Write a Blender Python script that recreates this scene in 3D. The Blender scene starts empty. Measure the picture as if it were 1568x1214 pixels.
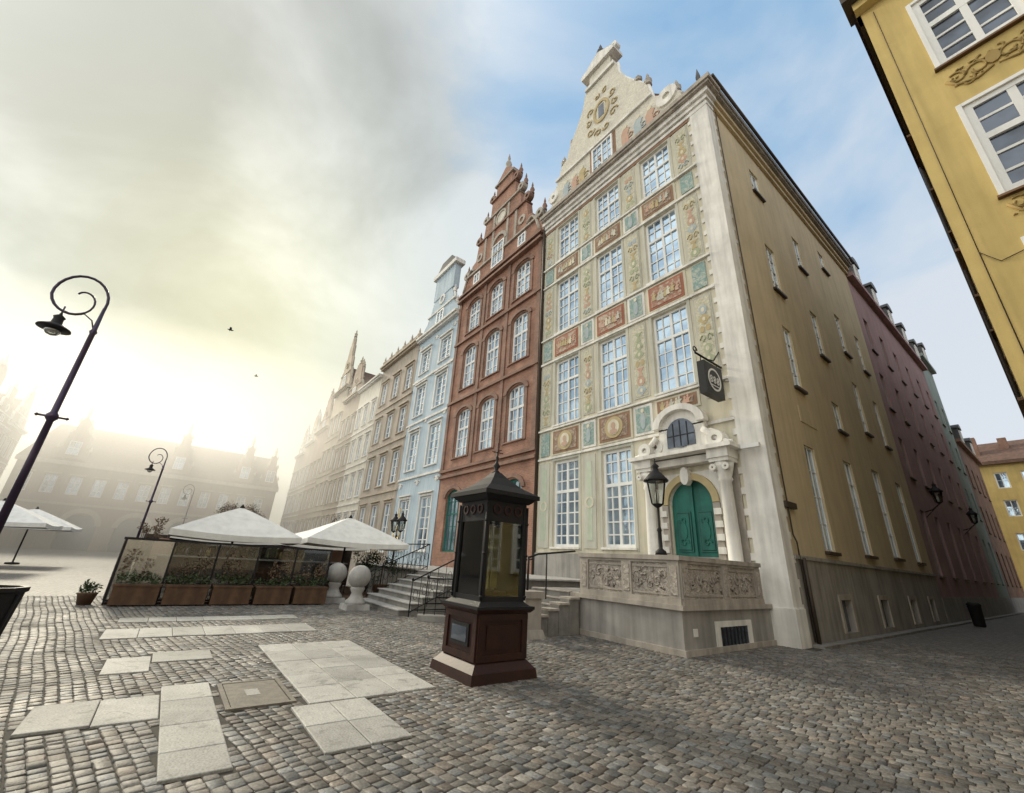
import bpy, math, random
import numpy as np
from mathutils import Vector, Matrix
random.seed(7)
R=random.random
def U(a,b): return a+(b-a)*random.random()
scene=bpy.context.scene
# ------------------------------------------------------------------ materials
MAT={}
def newmat(name):
    m=bpy.data.materials.new(name); m.use_nodes=True
    nt=m.node_tree; return m,nt,nt.nodes['Principled BSDF']
def N(nt,t,**k):
    n=nt.nodes.new(t)
    for a,b in k.items(): setattr(n,a,b)
    return n
def rgb(c): return (c[0],c[1],c[2],1)
def mixc(nt,fac,a,b,blend='MIX'):
    n=N(nt,'ShaderNodeMix',data_type='RGBA',blend_type=blend)
    for sock,val in ((n.inputs[0],fac),(n.inputs[6],a),(n.inputs[7],b)):
        if hasattr(val,'links') or isinstance(val,bpy.types.NodeSocket): nt.links.new(val,sock)
        elif isinstance(val,(int,float)): sock.default_value=val
        else: sock.default_value=rgb(val)
    return n.outputs[2]
def ramp(nt,fac,stops):
    n=N(nt,'ShaderNodeValToRGB'); nt.links.new(fac,n.inputs[0])
    e=n.color_ramp.elements
    while len(e)<len(stops): e.new(.5)
    for i,(p,c) in enumerate(stops):
        e[i].position=p; e[i].color=rgb(c) if hasattr(c,'__len__') else (c,c,c,1)
    return n.outputs[0]
def noise(nt,vec,scale,detail=4,dist=0,rough=.55):
    n=N(nt,'ShaderNodeTexNoise'); n.inputs['Scale'].default_value=scale
    n.inputs['Detail'].default_value=detail; n.inputs['Distortion'].default_value=dist
    n.inputs['Roughness'].default_value=rough
    nt.links.new(vec,n.inputs['Vector']); return n.outputs[0]
def bumpn(nt,h,strength,dist,bs):
    b=N(nt,'ShaderNodeBump'); b.inputs['Strength'].default_value=strength; b.inputs['Distance'].default_value=dist
    nt.links.new(h,b.inputs['Height']); nt.links.new(b.outputs[0],bs.inputs['Normal']); return b
def mapped(nt,scale):
    tc=N(nt,'ShaderNodeTexCoord'); mp=N(nt,'ShaderNodeMapping'); mp.inputs['Scale'].default_value=scale
    nt.links.new(tc.outputs['Object'],mp.inputs[0]); return mp.outputs[0]
def pl(name,c1,c2=None,scale=.6,rough=.85,bump=.25,bscale=25,streak=.25,metal=0,spec=.3,bd=.01):
    m,nt,bs=newmat(name)
    if c2 is None: c2=tuple(x*.82 for x in c1)
    v=mapped(nt,(1,1,1))
    f=ramp(nt,noise(nt,v,scale,5,.3,.6),[(.35,0.),(.65,1.)])
    c=mixc(nt,f,c1,c2)
    if streak>0:
        s=noise(nt,mapped(nt,(2.5,2.5,.22)),1.6,4)
        sr=ramp(nt,s,[(.42,1.),(.72,1-streak)])
        c=mixc(nt,1.0,c,sr,'MULTIPLY')
    nt.links.new(c,bs.inputs['Base Color'])
    bs.inputs['Roughness'].default_value=rough; bs.inputs['Metallic'].default_value=metal
    bs.inputs['Specular IOR Level'].default_value=spec
    if bump>0: bumpn(nt,noise(nt,v,bscale,3),bump,bd,bs)
    MAT[name]=m; return m
pl('cream',(.69,.64,.51),(.58,.54,.43),streak=.25,scale=.9)
pl('whitestone',(.80,.78,.74),(.66,.64,.60),scale=1.2,streak=.3)
pl('white',(.80,.80,.79),(.74,.74,.73),streak=.1,rough=.5,bump=0)
pl('ochre',(.60,.50,.34),(.52,.435,.295),streak=.16)
pl('greyplinth',(.36,.34,.32),(.28,.265,.25),streak=.35,scale=1.2)
pl('pinkwall',(.40,.265,.27),(.33,.215,.22),streak=.2)
pl('greenwall',(.30,.36,.34),streak=.15)
pl('yellow',(.60,.455,.185),(.53,.40,.16),streak=.15,scale=.8)
pl('yellowfar',(.58,.43,.17),streak=.15)
pl('stucco_gold',(.36,.255,.10),(.28,.20,.08),streak=0)
pl('bluewall',(.47,.56,.63),(.40,.49,.56),streak=.2)
pl('greywall',(.46,.40,.34),(.38,.33,.28))
pl('creamwall',(.70,.66,.57),(.62,.58,.5))
pl('brownwall',(.40,.32,.25),(.32,.26,.21))
pl('tanwall',(.50,.42,.33),(.42,.36,.28))
pl('rosewall',(.46,.34,.27),(.38,.28,.23))
pl('gatewall',(.32,.22,.17),(.27,.19,.15))
pl('tiles',(.17,.10,.075),(.11,.07,.055),scale=3,bump=.5,bscale=6,bd=.05)
pl('slate',(.06,.06,.065),(.09,.09,.095),rough=.5)
pl('darkmetal',(.011,.011,.013),(.020,.018,.019),rough=.6,streak=0,bump=.1,bscale=60,metal=0,spec=.25)
pl('lamp_purple',(.035,.022,.05),(.055,.038,.07),rough=.35,streak=0,bump=0,metal=.5,spec=.5)
pl('copper',(.16,.09,.05),(.09,.06,.04),rough=.4,streak=0,metal=.7)
pl('gutter',(.06,.045,.035),rough=.5,streak=0,bump=0)
pl('mahogany',(.040,.014,.010),(.024,.009,.007),rough=.5,scale=5,streak=.3,bump=.1,bscale=20,spec=.3)
pl('teal_door',(.025,.16,.13),(.02,.115,.095),rough=.5,streak=.35,scale=2)
pl('brass',(.34,.27,.13),(.24,.19,.09),rough=.45,metal=.4,streak=0)
pl('gold',(.55,.38,.08),rough=.35,metal=.8,streak=0)
pl('frame_brown',(.31,.19,.13),(.25,.15,.10),streak=.2,scale=2)
pl('frame_red',(.37,.15,.10),(.30,.13,.085),streak=.2,scale=2)
pl('frame_grey',(.54,.53,.46),(.45,.45,.39),streak=.2)
pl('fgreen',(.33,.37,.24),(.40,.42,.31),scale=3,streak=.1)
pl('fpalegreen',(.50,.55,.44),(.43,.49,.38),scale=3,streak=.15)
pl('fpink',(.50,.30,.23),(.48,.35,.27),scale=3,streak=.1)
pl('focre',(.49,.39,.22),(.41,.34,.20),scale=3,streak=.1)
pl('fblue',(.33,.39,.42),(.41,.46,.47),scale=3,streak=.1)
pl('concrete',(.42,.41,.39),(.32,.31,.30),scale=4,bump=.5)
def slabmat(name,k):
    m,nt,bs=newmat(name); v=mapped(nt,(1,1,1))
    f=ramp(nt,noise(nt,v,1.6,6,.6,.65),[(.32,0.),(.68,1.)])
    c=mixc(nt,f,(.47*k,.455*k,.42*k),(.32*k,.31*k,.285*k))
    sp=ramp(nt,noise(nt,v,55,4),[(.35,.72),(.6,1.08)]); c=mixc(nt,1.0,c,sp,'MULTIPLY')
    st=ramp(nt,noise(nt,v,4.5,5,1.2),[(.56,1.),(.70,.62)]); c=mixc(nt,1.0,c,st,'MULTIPLY')
    nt.links.new(c,bs.inputs['Base Color']); bs.inputs['Roughness'].default_value=.7; bs.inputs['Specular IOR Level'].default_value=.3
    bumpn(nt,noise(nt,v,28,5),.5,.008,bs); MAT[name]=m
slabmat('slab',1.0); slabmat('slab_b',.84); slabmat('slab_c',1.12)
pl('manhole',(.20,.175,.14),(.13,.115,.10),scale=8,rough=.7,streak=0,bump=.6,bscale=45)
pl('stairstone',(.27,.26,.24),(.19,.18,.17),scale=3,bump=.4)
pl('planterwood',(.13,.075,.045),(.09,.05,.03),scale=4,streak=.4)
pl('screenwood',(.07,.05,.038),(.045,.035,.028),scale=4,streak=.4)
pl('canvas',(.76,.75,.72),(.68,.67,.64),scale=1.5,streak=.15,rough=.8,bump=.15,bscale=3,bd=.04)
pl('foliage',(.03,.055,.022),(.055,.075,.03),scale=9,streak=0,rough=.6,bump=0)
pl('bark',(.07,.05,.04),streak=0)
pl('dry',(.16,.11,.07),(.10,.07,.045),scale=8,streak=0,bump=0)
pl('carpaint',(.6,.6,.62),rough=.25,streak=0,bump=0)
pl('rubber',(.02,.02,.02),rough=.8,streak=0,bump=0)
pl('bird',(.04,.04,.045),streak=0,bump=0)
pl('signblack',(.012,.012,.013),rough=.4,streak=0,bump=.03)
pl('signwhite',(.75,.75,.73),rough=.5,streak=0,bump=0)
def fresco(name,base,fig,fig2,scale=3.0):
    m,nt,bs=newmat(name); v=mapped(nt,(1,1,1))
    n1=noise(nt,v,scale,4,1.8)
    f=ramp(nt,n1,[(.47,0.),(.58,1.)])
    c=mixc(nt,f,base,fig)
    n2=noise(nt,v,scale*1.9,4,2.5)
    f2=ramp(nt,n2,[(.55,0.),(.66,1.)])
    c=mixc(nt,f2,c,fig2)
    g=noise(nt,v,14,4); gr=ramp(nt,g,[(.3,.72),(.7,1.08)])
    c=mixc(nt,1.0,c,gr,'MULTIPLY')
    nt.links.new(c,bs.inputs['Base Color']); bs.inputs['Roughness'].default_value=.85
    bumpn(nt,n1,.3,.02,bs); MAT[name]=m
fresco('fresco_brown',(.28,.19,.14),(.42,.34,.26),(.21,.15,.12),3.4)
fresco('fresco_red',(.36,.18,.13),(.50,.41,.33),(.33,.24,.17),3.4)
fresco('fresco_teal',(.25,.36,.34),(.43,.47,.42),(.19,.29,.29),3.0)
fresco('fresco_strip',(.58,.55,.44),(.46,.46,.34),(.50,.38,.30),5.5)
fresco('fresco_gable',(.66,.63,.54),(.60,.57,.50),(.62,.55,.47),1.6)
def carved():
    m,nt,bs=newmat('carved'); v=mapped(nt,(1,1,1))
    n1=noise(nt,v,6.5,5,2.2)
    c=mixc(nt,ramp(nt,n1,[(.38,0.),(.62,1.)]),(.32,.275,.24),(.49,.44,.39))
    s=ramp(nt,noise(nt,mapped(nt,(3,3,.4)),1.6,5),[(.4,1.),(.7,.65)])
    c=mixc(nt,1.0,c,s,'MULTIPLY')
    nt.links.new(c,bs.inputs['Base Color']); bs.inputs['Roughness'].default_value=.8
    bumpn(nt,n1,.9,.06,bs); MAT['carved']=m
carved()
pl('warmstone',(.44,.39,.34),(.33,.30,.265),scale=2,streak=.35,bump=.4)
def brick(name,c1,c2,mortar):
    m,nt,bs=newmat(name)
    tc=N(nt,'ShaderNodeTexCoord'); sp=N(nt,'ShaderNodeSeparateXYZ'); nt.links.new(tc.outputs['Object'],sp.inputs[0])
    ad=N(nt,'ShaderNodeMath'); nt.links.new(sp.outputs[0],ad.inputs[0]); nt.links.new(sp.outputs[1],ad.inputs[1])
    cb=N(nt,'ShaderNodeCombineXYZ'); nt.links.new(ad.outputs[0],cb.inputs[0]); nt.links.new(sp.outputs[2],cb.inputs[1])
    b=N(nt,'ShaderNodeTexBrick'); nt.links.new(cb.outputs[0],b.inputs['Vector'])
    b.inputs['Scale'].default_value=1; b.inputs['Brick Width'].default_value=.27; b.inputs['Row Height'].default_value=.09
    b.inputs['Mortar Size'].default_value=.009; b.inputs['Color1'].default_value=rgb(c1); b.inputs['Color2'].default_value=rgb(c2)
    b.inputs['Mortar'].default_value=rgb(mortar)
    nn=ramp(nt,noise(nt,tc.outputs['Object'],.9,6,0,.65),[(.3,.55),(.7,1.2)])
    c=mixc(nt,1.0,b.outputs[0],nn,'MULTIPLY')
    nt.links.new(c,bs.inputs['Base Color']); bs.inputs['Roughness'].default_value=.85
    bumpn(nt,b.outputs[1],.4,-.01,bs); MAT[name]=m
brick('brick',(.38,.18,.12),(.29,.135,.09),(.32,.25,.2))
brick('brick_dark',(.26,.135,.095),(.20,.105,.075),(.22,.17,.14))
def glass(name,tint,metal,dark,sc=.9):
    m,nt,bs=newmat(name); v=mapped(nt,(1,1,1))
    f=ramp(nt,noise(nt,v,sc,3),[(.4,0.),(.6,1.)])
    c=mixc(nt,f,tint,dark); nt.links.new(c,bs.inputs['Base Color'])
    bs.inputs['Metallic'].default_value=metal; bs.inputs['Roughness'].default_value=.05
    bumpn(nt,noise(nt,v,1.5,2),.08,.1,bs); MAT[name]=m
glass('glass',(.48,.60,.72),.8,(.28,.38,.50))
glass('glass_dark',(.12,.14,.18),.5,(.06,.07,.09))
def clear(name,amt,col=(1,1,1),rg=.03):
    m=bpy.data.materials.new(name); m.use_nodes=True; nt=m.node_tree; nt.nodes.clear()
    o=N(nt,'ShaderNodeOutputMaterial'); t=N(nt,'ShaderNodeBsdfTransparent'); t.inputs[0].default_value=rgb(col)
    g=N(nt,'ShaderNodeBsdfGlossy'); g.inputs['Roughness'].default_value=rg
    fr=N(nt,'ShaderNodeFresnel'); fr.inputs[0].default_value=1.45
    ad=N(nt,'ShaderNodeMath',operation='ADD'); nt.links.new(fr.outputs[0],ad.inputs[0]); ad.inputs[1].default_value=amt
    mx=N(nt,'ShaderNodeMixShader'); nt.links.new(ad.outputs[0],mx.inputs[0]); nt.links.new(t.outputs[0],mx.inputs[1]); nt.links.new(g.outputs[0],mx.inputs[2])
    nt.links.new(mx.outputs[0],o.inputs[0]); MAT[name]=m
clear('clearglass',.03,(.85,.88,.86)); clear('frost',.35,(.8,.82,.8),.2)
def settmat():
    m,nt,bs=newmat('setts')
    at=N(nt,'ShaderNodeAttribute'); at.attribute_name='Col'
    v=mapped(nt,(1,1,1)); g=ramp(nt,noise(nt,v,38,5),[(.3,.6),(.7,1.3)])
    big=ramp(nt,noise(nt,v,.5,5,0,.65),[(.3,.62),(.7,1.2)])
    c=mixc(nt,1.0,at.outputs[0],g,'MULTIPLY'); c=mixc(nt,1.0,c,big,'MULTIPLY')
    nt.links.new(c,bs.inputs['Base Color'])
    rr=ramp(nt,noise(nt,v,1.1,4),[(.3,.54),(.7,.76)]); nt.links.new(rr,bs.inputs['Roughness'])
    bs.inputs['Specular IOR Level'].default_value=.38
    bumpn(nt,noise(nt,v,60,4),.7,.006,bs); MAT['setts']=m
settmat()
def groundmat():
    m,nt,bs=newmat('cobbles_far')
    v=mapped(nt,(1,1,1))
    vo=N(nt,'ShaderNodeTexVoronoi'); vo.feature='DISTANCE_TO_EDGE'; vo.voronoi_dimensions='2D'; vo.inputs['Scale'].default_value=8.4; vo.inputs['Randomness'].default_value=.55
    v2=N(nt,'ShaderNodeTexVoronoi'); v2.voronoi_dimensions='2D'; v2.inputs['Scale'].default_value=8.4; v2.inputs['Randomness'].default_value=.55
    nt.links.new(v,vo.inputs['Vector']); nt.links.new(v,v2.inputs['Vector'])
    sp=N(nt,'ShaderNodeSeparateColor'); nt.links.new(v2.outputs['Color'],sp.inputs[0])
    c=ramp(nt,sp.outputs[0],[(0.,(.10,.092,.083)),(1.,(.21,.19,.17))])
    j=ramp(nt,vo.outputs['Distance'],[(.02,.4),(.12,1.)])
    c=mixc(nt,1.0,c,j,'MULTIPLY')
    nt.links.new(c,bs.inputs['Base Color']); bs.inputs['Roughness'].default_value=.65
    bumpn(nt,j,.5,.012,bs); MAT['cobbles_far']=m
groundmat()
pl('joint',(.066,.057,.047),(.045,.040,.033),scale=6,streak=0,rough=.9,bump=.5,bscale=60)

# ------------------------------------------------------------------ builder
def FR(Y0): return lambda s,t,z:(s,Y0-t,z)       # faces -Y
def FRp(Y0): return lambda s,t,z:(s,Y0+t,z)      # faces +Y
def FX(X0): return lambda s,t,z:(X0+t,s,z)       # faces +X
def FXm(X0): return lambda s,t,z:(X0-t,s,z)      # faces -X
ID=lambda x,y,z:(x,y,z)
class B:
    def __init__(s,name,origin=(0,0,0),frame=ID):
        s.name=name; s.o=origin; s.f=frame; s.p={}; s.sm=set()
    def part(s,k,smooth=False):
        if smooth: s.sm.add(k)
        return s.p.setdefault(k,([],[]))
    def add(s,k,vs,fs,smooth=False,raw=False):
        V,F=s.part(k,smooth); n=len(V)
        for v in vs: V.append(v if raw else s.f(*v))
        for f in fs: F.append([i+n for i in f])
    def box(s,k,a0,a1,b0,b1,c0,c1):
        s.add(k,[(a0,b0,c0),(a1,b0,c0),(a1,b1,c0),(a0,b1,c0),(a0,b0,c1),(a1,b0,c1),(a1,b1,c1),(a0,b1,c1)],
          [(0,3,2,1),(4,5,6,7),(0,1,5,4),(1,2,6,5),(2,3,7,6),(3,0,4,7)])
    def frus(s,k,cx,cy,h0,h1,z0,z1,h0y=None,h1y=None):
        h0y=h0 if h0y is None else h0y; h1y=h1 if h1y is None else h1y
        s.add(k,[(cx-h0,cy-h0y,z0),(cx+h0,cy-h0y,z0),(cx+h0,cy+h0y,z0),(cx-h0,cy+h0y,z0),(cx-h1,cy-h1y,z1),(cx+h1,cy-h1y,z1),(cx+h1,cy+h1y,z1),(cx-h1,cy+h1y,z1)],
          [(0,3,2,1),(4,5,6,7),(0,1,5,4),(1,2,6,5),(2,3,7,6),(3,0,4,7)])
    def prism(s,k,pts,t0,t1):
        n=len(pts)
        vs=[(p[0],t0,p[1]) for p in pts]+[(p[0],t1,p[1]) for p in pts]
        fs=[list(range(n)),list(range(2*n-1,n-1,-1))]+[(i,(i+1)%n,n+(i+1)%n,n+i) for i in range(n)]
        s.add(k,vs,fs)
    def ell(s,k,cs,cz,rs,rz,t0,t1,n=14):
        s.prism(k,[(cs+rs*math.cos(2*math.pi*i/n),cz+rz*math.sin(2*math.pi*i/n)) for i in range(n)],t0,t1)
    def arch(s,k,cs,cz,r0,r1,t0,t1,a0=0,a1=180,n=16,zs=1):
        pin=[];pout=[]
        for i in range(n+1):
            a=math.radians(a0+(a1-a0)*i/n); c,q=math.cos(a),math.sin(a)*zs
            pin.append((cs+r0*c,cz+r0*q)); pout.append((cs+r1*c,cz+r1*q))
        for i in range(n): s.prism(k,[pin[i],pout[i],pout[i+1],pin[i+1]],t0,t1)
    def scroll(s,k,cs,cz,r,t,rad,d=1,ph=0,n=11,sides=5):
        s.tube(k,[(cs+r*(1-j/13)*math.cos(d*j*.65+ph),t,cz+r*(1-j/13)*math.sin(d*j*.65+ph)) for j in range(n)],rad,sides)
    def tube(s,k,pts,r,n=7):
        P=[Vector(s.f(*p)) for p in pts]; m=len(P); vs=[];fs=[]
        ref=Vector((0.31,0.17,.93))
        for i,p in enumerate(P):
            d=(P[min(i+1,m-1)]-P[max(i-1,0)]).normalized()
            a=d.cross(ref)
            if a.length<.1: a=d.cross(Vector((1,0,0)))
            a.normalize(); b=d.cross(a)
            rr=r[i] if hasattr(r,'__len__') else r
            for j in range(n):
                q=2*math.pi*j/n; vs.append(tuple(p+a*rr*math.cos(q)+b*rr*math.sin(q)))
        for i in range(m-1):
            for j in range(n): fs.append((i*n+j,i*n+(j+1)%n,(i+1)*n+(j+1)%n,(i+1)*n+j))
        fs.append(list(range(n-1,-1,-1))); fs.append([(m-1)*n+j for j in range(n)])
        s.add(k,vs,fs,True,True)
    def lathe(s,k,c,prof,n=20,a0=0,smooth=True):
        vs=[];fs=[]; x,y=c[0],c[1]; z0=c[2] if len(c)>2 else 0
        for r,z in prof:
            for j in range(n):
                a=a0+2*math.pi*j/n; vs.append((x+r*math.cos(a),y+r*math.sin(a),z0+z))
        for i in range(len(prof)-1):
            for j in range(n): fs.append((i*n+j,i*n+(j+1)%n,(i+1)*n+(j+1)%n,(i+1)*n+j))
        fs.append(list(range(n-1,-1,-1))); fs.append([(len(prof)-1)*n+j for j in range(n)])
        s.add(k,vs,fs,smooth)
    def wall(s,k,s0,s1,z0,z1,t,ops,depth=.22):
        ss=sorted({s0,s1}|{v for o in ops for v in (o[0],o[1])}); zz=sorted({z0,z1}|{v for o in ops for v in (o[2],o[3])})
        ss=[v for v in ss if s0<=v<=s1]; zz=[v for v in zz if z0<=v<=z1]
        for i in range(len(ss)-1):
            for j in range(len(zz)-1):
                cs=(ss[i]+ss[i+1])/2; cz=(zz[j]+zz[j+1])/2
                if any(o[0]<cs<o[1] and o[2]<cz<o[3] for o in ops): continue
                s.add(k,[(ss[i],t,zz[j]),(ss[i+1],t,zz[j]),(ss[i+1],t,zz[j+1]),(ss[i],t,zz[j+1])],[(0,1,2,3)])
        for o in ops:
            a,b,c,d=o[:4]; e=t-depth
            s.add(k,[(a,t,c),(b,t,c),(b,t,d),(a,t,d),(a,e,c),(b,e,c),(b,e,d),(a,e,d)],[(0,1,5,4),(1,2,6,5),(2,3,7,6),(3,0,4,7)])
    def win(s,a,b,c,d,nx=4,nz=6,ti=-.16,fw=.09,mat='white',g='glass',sill=None,bar=.035,trans=None,mid=True,pr=.06):
        k='window_frames:'+mat
        s.box(k,a,a+fw,ti-.03,ti+pr,c,d); s.box(k,b-fw,b,ti-.03,ti+pr,c,d)
        s.box(k,a+fw,b-fw,ti-.03,ti+pr*.93,c,c+fw); s.box(k,a+fw,b-fw,ti-.03,ti+pr*.93,d-fw,d)
        w=b-a
        for i in range(1,nx):
            q=a+w*i/nx; h=bar/2*(2.2 if (mid and i*2==nx) else 1); s.box(k,q-h,q+h,ti-.03,ti+(pr*.75 if (mid and i*2==nx) else .02),c+fw,d-fw)
        for j in range(1,nz):
            q=c+(d-c)*j/nz; th=trans is not None and j==trans
            h=bar/2*(2.6 if th else 1); s.box(k,a+fw,b-fw,ti-.03,ti+(pr*.83 if th else .016),q-h,q+h)
        # every pane row sits at a very slightly different angle, as old glazing does
        m=(a+b)/2; zs=[c+.01,c+(d-c)*.6,d-.01]
        for (x0,x1) in ((a+.01,m),(m,b-.01)):
            for i in range(2):
                e=[U(-.014,.010) for _ in range(3)]
                s.add('window_glass:'+g,[(x0,ti-.016+e[0],zs[i]),(x1,ti-.016+e[1],zs[i]),(x1,ti-.016+e[1]+e[2]-e[0],zs[i+1]),(x0,ti-.016+e[2],zs[i+1])],[(0,1,2,3)])
        if sill: s.box('sills:'+sill,a-.08,b+.08,-.02,.1,c-.08,c-.003)
    def build(s):
        e=bpy.data.objects.new(s.name,None); e.empty_display_size=.5; e.location=s.o; scene.collection.objects.link(e)
        ox,oy,oz=s.o
        for k,(V,F) in s.p.items():
            nm,mt=k.split(':'); me=bpy.data.meshes.new(nm)
            me.from_pydata([(v[0]-ox,v[1]-oy,v[2]-oz) for v in V],[],F)
            me.materials.append(MAT[mt])
            if k in s.sm: me.polygons.foreach_set('use_smooth',[True]*len(me.polygons))
            me.update()
            ob=bpy.data.objects.new(nm,me); scene.collection.objects.link(ob); ob.parent=e
        return e
def finial(b,k,x,y,z,h,r=.12):
    b.lathe(k,(x,y,z),[(r,0),(r,h*.12),(r*.6,h*.16),(r*1.1,h*.34),(r*.75,h*.5),(r*.3,h*.58),(r*.5,h*.68),(r*.35,h*.8),(.01,h)],8)
def wfin(b,k,s,t,z,h,r=.12):
    p=b.f(s,t,z); f=b.f; b.f=ID; finial(b,k,p[0],p[1],p[2],h,r); b.f=f

F=13.26; SX=-5.07
# ------------------------------------------------------------------ main corner house
h=B('painted_corner_house',(-10.2,F,0),FR(F))
cols=[(-14.25,-12.64),(-11.37,-9.83),(-8.52,-6.97)]
fl=[(7.9,11.3),(13.0,16.25),(17.7,20.2)]
ops=[(c[0],c[1],z[0],z[1]) for c in cols for z in fl]
g0=[(-14.25,-12.66,2.35,6.12),(-11.35,-9.86,2.35,6.12)]
door=(-8.33,-6.77,.95,4.52)
h.wall('walls:cream',-15.35,SX,0,20.7,0,ops+g0+[door])
for o in ops: h.win(*o,nx=4,nz=6 if o[3]-o[2]>3 else 5,trans=4 if o[3]-o[2]>3 else 3,fw=.1,bar=.045,sill='whitestone')
for o in g0:
    h.win(*o,nx=4,nz=8,trans=5,fw=.12,bar=.05,sill='whitestone')
h.f=ID
h.box('body:ochre',-15.34,SX-.3,F+.32,31,0,21.2)
h.add('roof:tiles',[(-15.3,F+.4,21.2),(SX-.05,F+.4,21.5),(-10.4,F+.4,28.3),(-15.3,31,21.2),(SX-.05,31,21.5),(-10.4,31,28.3)],[(0,1,2),(3,5,4),(0,2,5,3),(1,4,5,2),(0,3,4,1)])
h.f=FR(F)
for o in ops+g0:
    a,b,c,d=o; k='surrounds:frame_grey'
    h.box(k,a-.14,a-.01,-.01,.035,c-.12,d+.12); h.box(k,b+.01,b+.14,-.01,.035,c-.12,d+.12)
    h.box(k,a-.01,b+.01,-.01,.033,d+.01,d+.12)
rows=[(6.42,7.62,'fresco_brown'),(11.55,12.75,'fresco_red'),(16.45,17.45,'fresco_brown')]
for i,(z0,z1,m) in enumerate(rows):
    for ci,(a,b) in enumerate(cols):
        if i==0 and ci==2: zz=7.05
        else: zz=z0
        h.box('panel_frames:cream',a-.12,b+.12,-.01,.05,zz-.02,z1+.02)
        h.box('panel_borders:'+('frame_red' if i==1 else 'frame_brown'),a-.02,b+.02,-.01,.07,zz+.06,z1-.06)
        h.box('fresco_panels:'+m,a+.1,b-.1,-.01,.085,zz+.16,z1-.16)
        cx=(a+b)/2; cz=(zz+z1)/2
        if i==0 and ci<2:
            h.ell('medallions:focre',cx,cz,.46,.46,.0,.11,20); h.ell('medallion_faces:cream',cx,cz,.3,.33,.0,.13,18)
            h.ell('medallion_busts:fpink',cx,cz+.06,.11,.15,.0,.14,10); h.ell('medallion_busts:fpink',cx,cz-.18,.2,.11,.0,.139,10)
        else:
            for q in range(7):
                px=a+.26+(b-a-.52)*q/6+U(-.04,.04); pz=cz+U(-.08,.03); hh=U(.10,.2)
                mm='relief_figures:'+random.choice(['cream','focre','fpink','frame_grey'])
                h.prism(mm,[(px-.08,pz-hh),(px+.07,pz-hh),(px+.04,pz),(px+.12,pz+.08),(px+.03,pz+.1),(px-.05,pz+.1),(px-.10,pz-.02)],0,.1+.004*q)
                h.ell(mm,px,pz+.16,.045,.06,0,.098+.004*q,7)
    h.box('string_courses:whitestone',-15.3,-5.8,-.01,.09,z0-.17,z0-.07)
    h.box('string_courses:whitestone',-15.3,-5.8,-.01,.12,z1+.07,z1+.15)
    for (a,b) in [(-12.4,-11.62),(-9.6,-8.78)]:
        h.box('pier_frames:whitestone',a-.02,b+.02,-.01,.06,z0,z1)
        h.box('pier_panels:fresco_teal',a+.09,b-.09,-.01,.075,z0+.1,z1-.1)
        h.ell('pier_figures:fblue',(a+b)/2,(z0+z1)/2-.05,.12,.34,0,.09,10); h.ell('pier_heads:cream',(a+b)/2,(z0+z1)/2+.36,.075,.09,0,.1,10)
ornm=['fgreen','focre','fpink','fblue','focre','fgreen']
def strip(a,b,z0,z1,sd):
    h.box('pier_borders:frame_grey',a,b,-.01,.03,z0,z1)
    h.box('pier_grounds:fresco_strip',a+.07,b-.07,-.01,.042,z0+.07,z1-.07)
    c=(a+b)/2; z=z0+.3; q=sd; w=(b-a)/2-.1
    while z<z1-.3:
        m=ornm[(q*5+int(z))%6]; ty=(q*3+int(z*2))%5; e=U(.85,1.15)
        if ty==0: h.ell('ornaments:'+m,c,z,w*.7*e,.20,0,.056,10); h.ell('ornament_cores:cream',c,z,w*.28,.1,0,.062,8)
        elif ty==1:
            h.prism('ornaments:'+m,[(c-w*.9,z),(c,z-.24*e),(c+w*.9,z),(c,z+.24)],0,.054)
            h.ell('ornament_cores:cream',c,z,w*.25,.09,0,.064,8)
        elif ty==2:
            h.ell('ornaments:'+m,c-w*.45,z,w*.38,.14,0,.056,8); h.ell('ornaments:'+m,c+w*.45,z+.02,w*.38,.14,0,.053,8)
        elif ty==3:
            for sx in (-1,1): h.tube('ornament_scrolls:'+m,[(c+sx*(w*.48+w*.45*(1-j/12)*math.cos(j*.65)),.045,z+.2*(1-j/12)*math.sin(j*.65)) for j in range(10)],.03,4)
        else: h.prism('ornaments:'+m,[(c-w*.45,z-.2),(c+w*.45,z-.2),(c+w*.12,z+.03),(c+w*.7,z+.2),(c-w*.7,z+.2),(c-w*.12,z+.03)],0,.055)
        z+=.40; q+=1
zr=[(2.3,6.1),(7.95,11.25),(12.98,16.15),(17.7,20.25)]
for i,(z0,z1) in enumerate(zr):
    for j,(a,b) in enumerate([(-15.2,-14.5),(-12.35,-11.68),(-9.55,-8.82),(-6.7,-6.0)]):
        if i==0:
            if j<2 :
                h.box('ground_strips:frame_grey',a,b,-.01,.04,z0,z1)
                h.box('ground_strip_fields:fpalegreen',a+.2,b-.2,-.01,.05,z0+.3,z1-.3)
                h.arch('ground_rings:cream',(a+b)/2,4.1,.16,.24,0,.06,0,360,14)
            continue
        strip(a,b,z0,z1,i+j*2)
strip(-6.62,-6.02,7.2,7.8,1)
for (a,b) in ((-6.6,-6.05),(-15.15,-14.55)):
    for (z0,z1) in ((11.6,12.7),(16.5,17.4),(6.45,7.6)):
        if a>-7 and z0<7: continue
        h.box('belt_fields:fresco_teal',a,b,-.01,.05,z0,z1)
h.f=ID
h.box('corner_pilaster:whitestone',-5.8,SX+.05,F-.06,F+.5,0,20.72)
z=.8
while z<20.4:
    h.box('studs:whitestone',-5.92,-5.8,F-.05,F+.02,z,z+.2)
    h.box('studs:whitestone',SX-.02,SX+.045,F+.5,F+.62,z,z+.2)
    z+=.62
h.box('corner_pilaster:whitestone',-5.95,SX+.09,F-.1,F+.55,0,.9)
h.box('corner_base:greyplinth',-15.4,-5.96,F-.1,F+.02,0,2.1)
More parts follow.
